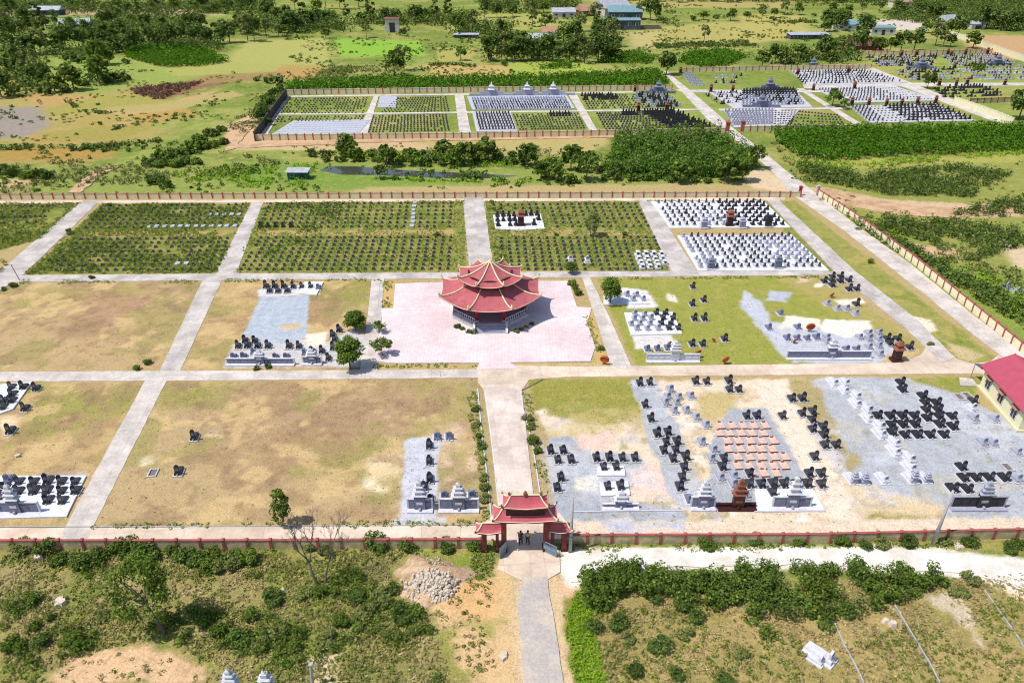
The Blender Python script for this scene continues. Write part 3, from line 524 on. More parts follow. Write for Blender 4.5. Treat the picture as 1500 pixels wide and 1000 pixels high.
# pads under graves
PADS = [([(953, 296), (1118, 295), (1158, 334), (981, 335)], 'whitepad'), ([(992, 346), (1160, 345), (1214, 397), (1022, 397)], 'whitepad'), ([(722, 316), (792, 314), (798, 336), (760, 338), (726, 336)], 'whitepad'),
        ([(914, 459), (985, 458), (999, 490), (924, 492)], 'whitepad'), ([(884, 434), (945, 434), (952, 446), (884, 447)], 'whitepad'), ([(-60, 698), (127, 698), (98, 758), (-60, 762)], 'whitepad'),
        ([(-40, 568), (48, 560), (20, 600), (-40, 622)], 'whitepad'), ([(438, 431), (446, 414), (474, 414), (464, 433)], 'whitepad'), ([(878, 708), (920, 706), (923, 726), (880, 728)], 'whitepad'), ([(875, 684), (914, 684), (916, 698), (874, 698)], 'whitepad'),
        ([(1105, 718), (1190, 718), (1208, 749), (1108, 750)], 'whitepad'), ([(430, 178), (543, 176), (525, 197), (396, 199)], 'whitepad'), ([(557, 142), (582, 142), (580, 158), (553, 158)], 'whitepad'),
        ([(684, 142), (830, 140), (842, 160), (692, 162)], 'whitepad'), ([(692, 167), (748, 166), (758, 193), (698, 194)], 'whitepad'), ([(1160, 104), (1268, 102), (1330, 122), (1180, 126)], 'whitepad'), ([(1190, 130), (1310, 127), (1376, 148), (1240, 152)], 'whitepad'), ([(1250, 156), (1370, 153), (1430, 178), (1275, 181)], 'whitepad'),
        ([(1040, 137), (1165, 133), (1190, 158), (1075, 160)], 'plinth'), ([(1065, 163), (1170, 163), (1150, 186), (1075, 188)], 'plinth')]
for k, (pts, m) in enumerate(PADS):
    if max(p[1] for p in pts) < 200: m = 'farwhite' if k in (11, 12, 13) else 'plinth'
    sheet("paved_pad", pts, M[m], "pale paved slab under graves, %s" % ["in the far right white plot", "in the near right white plot", "behind the pavilion at right", "right of the round tree", "beside the round tree", "at the lower left edge", "at the left edge beside the middle path", "at the end of the black tomb row", "behind the low white altar", "under two black tombs left of centre", "beside the blue-grey altar at right", "of the striped middle plot", "of small white graves in the middle plot", "below the white shrines", "in the middle cemetery's front plot", "topmost of the far right plots", "second of the far right plots", "nearest of the far right plots", "below a far blue shrine", "in front of a far blue shrine"][k], .03, cat="paving")
# pond
ZL[0] = .03
o = MB().prism([tuple(p) for p in GP([(468, 250), (480, 244), (520, 244), (560, 247), (600, 250), (690, 254), (760, 258), (690, 263), (620, 260), (560, 257), (500, 256)])], -.3, .03).build("pond", M['water']); tag(o, "narrow muddy pond reflecting the sky behind the far wall", "pond", kind="structure")
o = MB().prism([tuple(p) for p in GP([(780, 207), (850, 206), (900, 236), (760, 236), (700, 232)])], -.3, -.05).build("ditch", M['dirt']); tag(o, "shallow dry ditch in front of the middle cemetery", "ditch", kind="structure"); 
exec_objects = True
# ================================================================ walls
def wall(label, pts, post_px=None, n=None, h=1.25, pm='wallpanel', rm='wallred', thick=.16, cm=None, post_w=.26, cap=.11):
    g = [G(*p) for p in pts]
    t = empty("boundary_wall", (g[0][0], g[0][1], 0), 0, label, "wall"); t["kind"] = "thing"
    o = np.array(g[0]); g = [np.array(p)-o for p in g]
    panel, coping = MB(), MB(); tot = sum(np.hypot(*(g[i+1]-g[i])) for i in range(len(g)-1))
    ps = []
    for i in range(len(g)-1):
        a, b = g[i], g[i+1]; d = b-a; L = np.hypot(*d); u = d/L; nn = np.array([-u[1], u[0]])
        k = max(1, round(L/(tot/n)))
        for j in range(k+(i == len(g)-2)): ps.append((a+d*j/k, math.atan2(u[1], u[0])))
        def strip(mb, w, za, zb):
            q = [a-nn*w/2, b-nn*w/2, b+nn*w/2, a+nn*w/2]; mb.prism([tuple(x) for x in q], za, zb)
        strip(panel, thick, -.1, h-.1); strip(coping, thick+.1, h-.1, h-.1+cap)
    panel.build("panel", M[pm], t); coping.build("coping", M[cm or rm], t)
    mb = MB().box(0, 0, -.1, post_w, post_w+.04, h+.18); mb.box(0, 0, h+.08, post_w+.1, post_w+.14, .1, .5)
    src = mb.build("post", M[rm], t)
    for k, (p, an) in enumerate(ps[:100]):
        q = src if k == 0 else src.copy()
        if k: C.objects.link(q); q.parent = t
        q.location = (p[0], p[1], 0); q.rotation_euler = (0, 0, an)
    return t
wall("front boundary wall left of the gate with red coping and stained cream panels", [(-12, 804), (330, 804), (706, 802)], n=21)
wall("front boundary wall right of the gate with red coping, behind the white track", [(824, 796), (1180, 795), (1520, 787)], n=20)
wall("long far side wall with orange posts dividing the plots from the pond", [(-30, 292), (420, 290.5), (1172, 289)], n=78, rm='wallorange', pm='cream', cm='tanroof', cap=.08)
wall("sunlit cream wall with red coping along the right side road", [(1198, 287), (1251, 322), (1335, 384), (1424, 457), (1520, 536)], n=34, h=1.5, pm='housecream', rm='wallred')
wall("low posted wall along the front of the walled middle cemetery", [(374, 206), (700, 203), (1062, 196)], n=58, rm='wallorange', pm='cream', cm='cream', cap=.1, h=1.7)
wall("back wall of the middle cemetery in front of the bright hedge", [(420, 139), (700, 135), (984, 132)], n=54, rm='wallorange', pm='cream', cm='cream', cap=.1, h=1.7)
wall("dark side wall at the left end of the middle cemetery", [(374, 207), (420, 142)], n=14, rm='blackwall', pm='blackwall', h=2.6)
wall("wall behind the far right plots nearest the straight road", [(995, 106), (1140, 103), (1275, 101)], n=30, rm='wallorange', pm='cream', cm='cream', cap=.1, h=1.7)
wall("farthest wall behind the rightmost grave plots", [(1262, 82), (1380, 80), (1452, 78)], n=22, rm='wallorange', pm='cream', cm='cream', cap=.1, h=1.8)
wall("low wall in front of the far right plots beside the red gate posts", [(1088, 193), (1160, 192), (1240, 191)], n=14, rm='wallorange', pm='cream', cm='cream', cap=.1, h=1.6)
wall("bright cream stepped wall running right beside the far diagonal path", [(1397, 152), (1440, 167), (1482, 184)], n=10, h=2.2, pm='housecream', rm='housecream')
wall("bright cream wall at the far upper right behind the trees", [(1387, 52), (1420, 62), (1470, 80), (1520, 98)], n=16, h=2.4, pm='housecream', rm='housecream')
wall("short wall at the right of the far plots near the dirt field", [(1420, 152), (1480, 150)], n=6, h=1.6, pm='wallpanel', rm='brownroof')
for k, (px, py, lb) in enumerate([(1065, 193, "left"), (1087, 192, "right")]):
    t = empty("gatepost", G(px, py), 0, "red painted gate pillar on the %s of the far straight road" % lb, "gate pillar", "red pillars of the far gate")
    MB().box(0, 0, 0, 1.0, 1.0, 2.6).build("shaft", M['wallred'], t); MB().box(0, 0, 2.6, 1.3, 1.3, .25).box(0, 0, 2.85, .9, .9, .4, .2).build("cap", M['wallred'], t)
for k, (px, py, lb, mm) in enumerate([(1171, 287, "red painted pillar at the end of the far side wall", 'colred'), (1197, 286, "grey pillar at the start of the sunlit right wall", 'pole'), (-14, 0, "", "")][:2]):
    t = empty("gatepost", G(px, py), 0, lb, "gate pillar")
    MB().box(0, 0, 0, .55, .55, 2.0).build("shaft", M[mm], t); MB().box(0, 0, 2.0, .75, .75, .15).box(0, 0, 2.15, .5, .5, .25, .2).build("cap", M[mm], t)
# ================================================================ pavilion
def octa(ap, rot=math.pi/8): r = ap/math.cos(math.pi/8); return [(r*math.cos(rot+i*math.pi/4), r*math.sin(rot+i*math.pi/4)) for i in range(8)]
def octroof(mb, a0, z0, a1, z1, up, K=8, N=8, sag=.35):
    base = len(mb.v); rows = []
    for k in range(K+1):
        t = k/K; ap = a0+(a1-a0)*t; z = z0+(z1-z0)*(t**1.0)-sag*math.sin(math.pi*t)*(1-t*.3)
        c = octa(ap); row = []
        for e in range(8):
            for j in range(N):
                f = j/N; x = c[e][0]*(1-f)+c[(e+1) % 8][0]*f; y = c[e][1]*(1-f)+c[(e+1) % 8][1]*f
                w = abs(2*f-1)**2.6; lift = up*w*(1-t)**2.2; s = 1+.035*w*(1-t)**2
                row.append((x*s, y*s, z+lift))
        rows.append(row)
    n = 8*N; vs = [p for r in rows for p in r]+[(p[0], p[1], p[2]-.16) for r in rows for p in r]; m = n*(K+1)
    fs = []
    for k in range(K):
        for j in range(n):
            a, b, c_, d = k*n+j, k*n+(j+1) % n, (k+1)*n+(j+1) % n, (k+1)*n+j
            fs.append((a, b, c_, d)); fs.append((d+m, c_+m, b+m, a+m))
    fs += [(j, j+m, (j+1) % n+m, (j+1) % n) for j in range(n)]
    mb.add(vs, fs); return rows
pv = empty("pavilion", (-3.35, 105.2, .05), math.radians(1), "octagonal two-tiered pavilion with red roofs and cream ridges on the pink plaza", "pavilion")
MB().prism(octa(5.9), 0, .85).build("plinth", M['plinth'], pv)
MB().prism(octa(5.5), .85, .87).build("floor", M['floor'], pv)
for (x, y) in octa(4.95):
    c = MB().tube([(x, y, .86), (x, y, 3.9)], .24, 10).build("column", M['colred'], pv, True)
    MB().box(x, y, .86, .62, .62, .22, .85).build("column_base", M['plinth'], c)
ri = octa(5.62)
for e in range(8):
    if e in (1, 5): continue
    a, b = Vector(ri[e]), Vector(ri[(e+1) % 8]); mid = (a+b)/2
    if (mid.x, mid.y) and abs(mid.x) < 1: continue
    mb = MB(); u = (b-a).normalized(); an = math.atan2(u.y, u.x)
    L = (b-a).length
    mb.tube([(a.x, a.y, 1.6), (b.x, b.y, 1.6)], .07, 4); mb.tube([(a.x, a.y, .98), (b.x, b.y, .98)], .06, 4)
    for k in range(11):
        p = a+(b-a)*(k/10); mb.tube([(p.x, p.y, .86), (p.x, p.y, 1.6)], .05, 4)
    mb.build("balustrade", M['wstone'], pv)
MB().prism(octa(2.1), .87, 3.7).build("inner_shrine", M['floor'], pv)
st = MB()
for k in range(5): st.box(0, -5.9-.16-.3*k, 0, 4.7, .32 if k else .36, .70-.16*k)
st.build("steps", M['gstone'], pv)
for sx in (-1, 1): MB().slabxz([(sx*2.45-.17, 0), (sx*2.45+.17, 0), (sx*2.45+.17, .35), (sx*2.45-.17, .35)], -7.5, -5.9).add([(sx*2.45-.17, -7.5, .35), (sx*2.45+.17, -7.5, .35), (sx*2.45+.17, -5.92, .35), (sx*2.45-.17, -5.92, .35), (sx*2.45-.17, -5.92, 1.3), (sx*2.45+.17, -5.92, 1.3)], [(0, 1, 5, 4), (0, 4, 3), (1, 2, 5), (2, 3, 4, 5)]).build("stair_cheek", M['wstone'], pv)
MB().prism(octa(5.35), 3.55, 3.9).build("beam_ring", M['colred'], pv)
def finial(mb, p, dx, dy, s=1.0):
    pts = [(p[0], p[1], p[2]), (p[0]+dx*.35*s, p[1]+dy*.35*s, p[2]+.25*s), (p[0]+dx*.4*s, p[1]+dy*.4*s, p[2]+.7*s), (p[0]+dx*.1*s, p[1]+dy*.1*s, p[2]+1.0*s)]
    mb.tube(pts, [.2*s, .22*s, .14*s, .05*s], 5); mb.tube([pts[1], (p[0]-dx*.15*s, p[1]-dy*.15*s, p[2]+.65*s)], [.16*s, .05*s], 5)
for nm, a0, z0, a1, z1, up in (("lower_roof", 7.45, 3.75, 3.4, 5.35, .5), ("upper_roof", 4.65, 6.25, .18, 8.4, .42)):
    mb = MB(); rows = octroof(mb, a0, z0, a1, z1, up, 8, 8, .4); rf = mb.build(nm, M['redroof'], pv)
    for e in range(8):
        pts = [Vector(r[e*8])+Vector((0, 0, .1)) for r in rows]
        MB().tube(pts, .11, 6).build("ridge", M['cream'], rf)
        p = pts[0]; l = math.hypot(p.x, p.y); fb = MB(); finial(fb, (p.x*.98, p.y*.98, p.z), p.x/l, p.y/l, .7); fb.build("finial", M['cream'], rf)
    edge = [Vector(p)-Vector((0, 0, .02)) for p in rows[0]]; MB().tube(edge+[edge[0]], .045, 4).build("eave_trim", M['cream'], rf)
MB().prism(octa(3.45), 5.0, 6.7).build("drum_wall", M['darkred'], pv)
MB().tube([(0, 0, 8.35), (0, 0, 8.65), (0, 0, 8.9)], [.3, .26, .04], 8).build("crown_knob", M['cream'], pv)
# ================================================================ entrance gate
gt = empty("entrance_gate", (1.27, 54.25, .03), ROT*.2, "red-roofed three-arch entrance gate in the front wall with tiered roofs", "gate")
def hip(mb, x0, x1, y0, y1, ze, zr, inset, lift=.22, sag=.12, hl=True, hr=True):
    # curved hip roof: eaves at ze, ridge at zr; hl/hr hipped ends
    cy = (y0+y1)/2; K = 6; N = 10; lines = []
    def pt(u, v):                                      # u across 0..1, v 0 front eave, 1 ridge, 2 back eave
        t = v if v <= 1 else 2-v; xa = x0+(inset*t if hl else 0); xb = x1-(inset*t if hr else 0)
        x = xa+(xb-xa)*u; y = y0+(cy-y0)*t if v <= 1 else y1+(cy-y1)*t
        w = abs(2*u-1)**3*(1-t)**2; return (x, y, ze+(zr-ze)*t-sag*math.sin(math.pi*t)+lift*w)
    vs, fs = [], []
    for k in range(2*K+1):
        for j in range(N+1): vs.append(pt(j/N, k/K))
    n = N+1
    for k in range(2*K):
        for j in range(N): fs.append((k*n+j, k*n+j+1, (k+1)*n+j+1, (k+1)*n+j))
    for j, hh in ((0, hl), (N, hr)):                   # end faces
        loop = [k*n+j for k in range(2*K+1)]
        for k in range(K): 
            a, b, c_, d = loop[k], loop[k+1], loop[2*K-k-1], loop[2*K-k]
            fs.append((a, b, c_, d) if j else (d, c_, b, a))
    m = len(vs); vs2 = [(v[0], v[1], v[2]-.12) for v in vs]; mb.add(vs+vs2, fs+[tuple(q+m for q in f[::-1]) for f in fs[:2*K*N]])
    R = {}
    R['ridge'] = [pt(0, 1), pt(1, 1)]
    for nm, u, vv in (("fl", 0, 0), ("fr", 1, 0), ("bl", 0, 2), ("br", 1, 2)):
        R[nm] = [pt(u, vv+(1-vv)*k/K) for k in range(K+1)]
    return R
for x in (-2.06, 2.06):
    p = MB().box(x, 0, 0, .52, .75, 4.4).build("main_pillar", M['gatepillar'], gt); MB().box(x, 0, 0, .66, .9, .5).build("pillar_base", M['darkred'], p)
for x, w in ((-4.0, .5), (-2.72, .3), (2.72, .3), (3.85, .5)):
    p = MB().box(x, 0, 0, w, .6, 2.7).build("side_pillar", M['gatepillar'], gt); MB().box(x, 0, 0, w+.12, .72, .35).build("pillar_base", M['darkred'], p)
MB().box(0, 0, 4.15, 4.6, .7, .4).build("lintel", M['colred'], gt)
for x in (-3.2, 3.15): MB().box(x, 0, 2.45, 2.0, .5, .35).build("side_lintel", M['colred'], gt)
MB().box(0, .15, 4.5, 3.7, 1.0, 1.6).build("attic", M['darkred'], gt)
for nm, (x0, x1, y0, y1, ze, zr, ins, hl, hr) in (("main_roof", (-3.05, 3.05, -.95, 1.35, 4.45, 5.35, .95, 1, 1)), ("upper_roof", (-2.12, 2.12, -.75, 1.15, 5.95, 6.85, .75, 1, 1)), ("left_side_roof", (-4.75, -2.32, -.65, .75, 2.75, 3.5, .6, 1, 0)), ("right_side_roof", (2.32, 4.6, -.65, .75, 2.75, 3.5, .6, 0, 1))):
    mb = MB(); R = hip(mb, x0, x1, y0, y1, ze, zr, ins, hl=hl, hr=hr); rf = mb.build(nm, M['gatered'], gt)
    b = MB(); up = lambda pts: [(p[0], p[1], p[2]+.06) for p in pts]
    b.tube(up(R['ridge']), .085, 5)
    for q in ('fl', 'fr', 'bl', 'br'):
        if (q[1] == 'l' and not hl) or (q[1] == 'r' and not hr): continue
        b.tube(up(R[q]), .075, 5)
    b.tube([R['fl'][0], ((x0+x1)/2, y0, ze), R['fr'][0]], .05, 4); b.build("ridge_trim", M['cream'], rf)
    for q in ('fl', 'fr', 'bl', 'br'):
        if (q[1] == 'l' and not hl) or (q[1] == 'r' and not hr): continue
        f = MB(); p = R[q][0]; finial(f, p, -.7 if q[1] == 'l' else .7, -.7 if q[0] == 'f' else .7, .36); f.build("finial", M['terracotta'], rf)
    if hl and hr:
        for s_ in (0, 1): f = MB(); p = R['ridge'][s_]; finial(f, p, (-1, 1)[s_], 0, .5); f.build("ridge_finial", M['terracotta'], rf)
        if nm == "upper_roof": MB().tube([(0, .2, 6.85), (0, .2, 7.15), (0, .2, 7.4)], [.22, .2, .05], 8).build("finial_ball", M['terracotta'], rf)
for sx, x0, x1, y1 in ((-1, -1.8, -2.45, -1.15), (1, 1.85, 3.05, -1.05)):
    lf = MB(); a, b = Vector((x0, -.35)), Vector((x1, y1-.1)); d = b-a
    for z in (.12, .75, 1.45): lf.tube([(a.x, a.y, z), (b.x, b.y, z)], .035, 4)
    for k in range(13): q = a+d*(k/12); lf.tube([(q.x, q.y, .1), (q.x, q.y, 1.5)], .03 if 0 < k < 12 else .05, 4)
    q = [a-Vector((-d.y, d.x)).normalized()*.01, b-Vector((-d.y, d.x)).normalized()*.01, b+Vector((-d.y, d.x)).normalized()*.01, a+Vector((-d.y, d.x)).normalized()*.01]
    lf.prism([tuple(v) for v in q], .15, 1.1); lf.build("gate_leaf", M['steel'], gt)
# ================================================================ people in the gateway
def person(loc, rz, pose, label, shirt):
    t = empty("person", loc, rz, label, "person")
    def sk_(name, V, E, R, m, parent, sub=1):
        me = bpy.data.meshes.new(name); me.from_pydata(V, E, []); me.materials.append(m)
        o = bpy.data.objects.new(name, me); C.objects.link(o); o.parent = parent
        md = o.modifiers.new("skin", 'SKIN'); md.use_smooth_shade = True
        for k, r in enumerate(R): me.skin_vertices[0].data[k].radius = (r, r*(.75 if r > .1 else 1))
        me.skin_vertices[0].data[0].use_root = True
        s = o.modifiers.new("sub", 'SUBSURF'); s.levels = s.render_levels = sub
        return o
    hl, hr, el, er = pose
    V = [(0, 0, .95), (0, 0, 1.15), (0, 0, 1.38), (0, 0, 1.5), (0, -.02, 1.62), (0, -.02, 1.72),
         (-.18, 0, 1.4), el, hl, (.18, 0, 1.4), er, hr, (-.09, 0, .88), (-.11, -.02, .48), (-.12, .02, .08), (-.13, -.12, .04), (.09, 0, .88), (.13, -.05, .48), (.15, 0, .08), (.16, -.14, .04)]
    E = [(0, 1), (1, 2), (2, 3), (3, 4), (4, 5), (2, 6), (6, 7), (7, 8), (2, 9), (9, 10), (10, 11), (0, 12), (12, 13), (13, 14), (14, 15), (0, 16), (16, 17), (17, 18), (18, 19)]
    R = [.14, .13, .15, .055, .095, .075, .06, .045, .035, .06, .045, .035, .085, .06, .045, .035, .085, .06, .045, .035]
    body = sk_("body", V, E, R, M['skin'], t, 2)
    sh = [0, 1, 2, 6, 7, 9, 10]; sk_("shirt", [V[k] for k in sh], [(0, 1), (1, 2), (2, 3), (3, 4), (2, 5), (5, 6)], [.17, .165, .18, .08, .065, .08, .065], shirt, t)
    tr = [0, 12, 13, 14, 16, 17, 18]; sk_("trousers", [V[k] for k in tr], [(0, 1), (1, 2), (2, 3), (0, 4), (4, 5), (5, 6)], [.16, .11, .085, .065, .11, .085, .065], M['trousers'], t)
    mb = MB(); mb.tube([(0, .0, 1.60), (0, 0, 1.68), (0, -.01, 1.76), (0, -.01, 1.79)], [.1, .115, .09, .03], 8); mb.build("hair", M['hair'], t, True)
    for s_ in (-1, 1): MB().box(s_*.145, -.05, 0, .1, .27, .08, .8).build("shoe", M['shirtblack'], t)
    for hd, ebw in ((hl, el), (hr, er)):
        d = (Vector(hd)-Vector(ebw)).normalized(); mb = MB(); c = Vector(hd)
        for k in range(4):
            o_ = Vector((-.03+.02*k, 0, 0)); mb.tube([c+o_, c+o_+d*.07, c+o_+d*(.10+.012*(k % 3))+Vector((0, -.02, 0))], [.011, .01, .007], 5)
        mb.tube([c, c+Vector((.04 if hd is hl else -.04, -.03, 0))+d*.04], [.012, .008], 5); mb.build("fingers", M['skin'], t)
    return t
x, y = G(762.5, 797); person((x, y, .07), .5, ((-.2, -.22, 1.5), (.22, -.12, .85), (-.30, -.05, 1.2), (.27, .02, 1.12)), "standing man in black shirt holding one hand up to his face in the gateway", M['shirtblack'])
x, y = G(773, 796.5); person((x, y, .07), -.3, ((-.22, -.1, .86), (.2, -.16, .95), (-.30, .03, 1.12), (.29, -.02, 1.14)), "standing man in beige shirt and dark trousers in the gateway", M['shirtbeige'])
# ================================================================ lamp poles
for px, py, h, lb in ((835, 808, 6.9, "slim grey concrete pole beside the right end of the gate"), (1366, 798, 7.1, "grey concrete pole leaning by the right front wall")):
    x, y = G(px, py); t = empty("concrete_pole", (x, y, 0), 0, lb, "pole")
    MB().tube([(0, 0, -.1), (0, 0, h)], [.19, .12], 10).build("shaft", M['pole'], t, True); MB().tube([(0, 0, 1.9), (0, 0, 2.1)], .22, 10).build("band", M['steel'], t)
# ================================================================ caretaker's house
p0, p1 = G(1434, 567), G(1490, 632)
d = np.array(p1)-np.array(p0); L = np.hypot(*d); an = math.atan2(d[1], d[0])+math.pi/2
hs = empty("house", (p0[0], p0[1], 0), an, "cream one-storey house with a crimson hip roof at the right edge", "house")
D, hw = 6.6, 3.25                                      # local: x across (0..D), y from -L to 0
MB().prism([(0, -L), (D, -L), (D, 0), (0, 0)], 0, hw).build("wall", M['housecream'], hs)
MB().prism([(-.25, -L-.2), (D+.2, -L-.2), (D+.2, .2), (-.25, .2)], -.1, .3).build("plinth", M['cream'], hs)
zr = hw+1.75; ex = .55
rf = MB().add([(-ex, -L-ex, hw-.05), (D+ex, -L-ex, hw-.05), (D+ex, ex, hw-.05), (-ex, ex, hw-.05), (D/2, -L-ex, zr), (D/2, ex, zr), (-ex, -L-ex, hw-.2), (D+ex, -L-ex, hw-.2), (D+ex, ex, hw-.2), (-ex, ex, hw-.2)],
         [(0, 4, 5, 3), (1, 2, 5, 4), (0, 1, 4), (2, 3, 5), (6, 9, 8, 7), (0, 6, 7, 1), (1, 7, 8, 2), (2, 8, 9, 3), (3, 9, 6, 0)]).build("roof", mat('crimson_sheet_roof', A(190, 84, 104), .75, A(178, 78, 96), 1.0, val=.05), hs)
MB().tube([(D/2, -L-ex, zr), (D/2, ex, zr)], .09, 6).build("ridge_cap", M['gatered'], rf)
for k in range(3):
    yy = -L*(.17+.33*k)
    w = MB().box(-.05, yy, .95, .12, 1.15, 1.35).build("window", M['wstone'], hs)
    MB().box(-.1, yy-.27, 1.02, .06, .42, 1.2).build("pane", M['glass'], w); MB().box(-.1, yy+.27, 1.02, .06, .42, 1.2).build("pane", M['glass'], w)
    MB().box(-.25, yy, 2.42, .6, 1.5, .1).build("window_hood", M['tanroof'], w)
MB().add([(-.3, .2, 2.75), (2.6, .2, 2.75), (2.6, 2.2, 2.35), (-.3, 2.2, 2.35)], [(0, 1, 2, 3), (3, 2, 1, 0)]).add([(-.3, .2, 2.68), (2.6, .2, 2.68), (2.6, 2.2, 2.28), (-.3, 2.2, 2.28)], [(3, 2, 1, 0)]).build("awning", M['tealroof'], hs)
MB().tube([(-.2, 2.1, 0), (-.2, 2.1, 2.35)], .05, 6).tube([(2.5, 2.1, 0), (2.5, 2.1, 2.35)], .05, 6).build("awning_post", M['steel'], hs)
MB().prism([(-2.4, 0.1), (0, 0.1), (0, 2.0), (-1.6, 2.2)], -.1, .12).build("doorstep", M['conc'], hs)
# ================================================================ tomb prototypes
def rounded(w, h, n=7): return [(-w/2, 0), (w/2, 0), (w/2, h*.68)]+[(w/2*math.cos(a), h*.68+h*.32*math.sin(a)) for a in [math.pi*k/n for k in range(1, n)]]+[(-w/2, h*.68)]
def tomb(name, body, base, pw=1.1, pl=1.6, bw=.76, hs_=1.55, bed=.42, stele='round', plh=.14, urn=True):
    t = empty(name, (0, 0, 0)); t["category"] = "tomb"
    MB().box(0, pl/2, -.05, pw, pl, plh+.05, .985).build("plinth", M[base], t)
    mb = MB(); L = pl-.42
    mb.box(0, .36+L/2, plh, bw, L, bed*.6, .97); mb.box(0, .36+L/2, plh+bed*.6, bw*.84, L*.88, bed*.22, .96); mb.box(0, .36+L/2, plh+bed*.82, bw*.55, L*.66, bed*.18, .8)
    mb.build("grave_bed", M['bedsheen' if body == 'black' else body], t)
    h = MB(); h.box(0, .36, plh, bw*1.02, .42, bed*.75, .92); 
    if stele == 'round':
        z0 = plh+bed*.75; h.box(0, .38, z0, .56, .30, .12, .9)
        h.slabxz([(x, z+z0+.1) for x, z in rounded(.54, hs_-z0-.1)], .29, .47)
    elif stele == 'pagoda':
        z0 = plh+bed*.75; h.box(0, .4, z0, .56, .5, .45)
        for k in range(2): h.box(0, .4, z0+.45+.3*k, .84-.16*k, .74-.14*k, .1, .7); h.box(0, .4, z0+.55+.3*k, .4-.06*k, .4-.06*k, .2)
        h.box(0, .4, z0+1.05, .5, .45, .22, .1)
    ho = h.build("headstone", M[body] if stele == 'round' else M['gstone'], t)
    if stele == 'round': 
        MB().box(0, .30, plh+bed*.75+.3, .34, .03, .36).build("inscription_panel", M['slate' if body.startswith('bl') else 'slate'], ho)
    if urn: MB().tube([(0, .12, plh), (0, .12, plh+.12), (0, .12, plh+.2)], [.06, .1, .07], 7).build("incense_bowl", M['gstone' if base != 'gstone' else 'plinth'], t)
    return Proto(t)
TB = dict(b=tomb("tomb", 'black', 'plinth'), B=tomb("tomb", 'black2', 'wstone', 1.14, 1.7, .82, 1.5), w=tomb("tomb", 'wstone', 'wstone', 1.1, 1.65, .74, 1.2, .4), g=tomb("tomb", 'gstone', 'plinth', 1.08, 1.6, .78, 1.2, .42),
          W=tomb("tomb", 'wstone', 'wstone', 1.25, 2.3, .8, 1.25, .42), p=tomb("tomb", 'wstone', 'wstone', 1.25, 2.1, .8, 1.3, .42, 'pagoda'), s=tomb("tomb", 'slate', 'wstone', 1.1, 1.55, .8, 1.25, .42))
def kerb_grave():
    t = empty("open_grave", (0, 0, 0)); t["category"] = "grave kerb"; mb = MB()
    for x, y, sx, sy in ((-.5, .8, .16, 1.6), (.5, .8, .16, 1.6), (0, .08, .84, .16), (0, 1.52, .84, .16)): mb.box(x, y, -.05, sx, sy, .22)
    mb.build("kerb", M['plinth'], t); MB().box(0, .8, -.05, .84, 1.28, .08).build("soil_bed", M['barkdead'], t); return Proto(t)
TB['o'] = kerb_grave()
CN = dict(b="black granite", B="black granite", w="white stone", g="pale grey", W="long white", p="white pagoda-topped", s="blue-grey", o="empty kerbed")
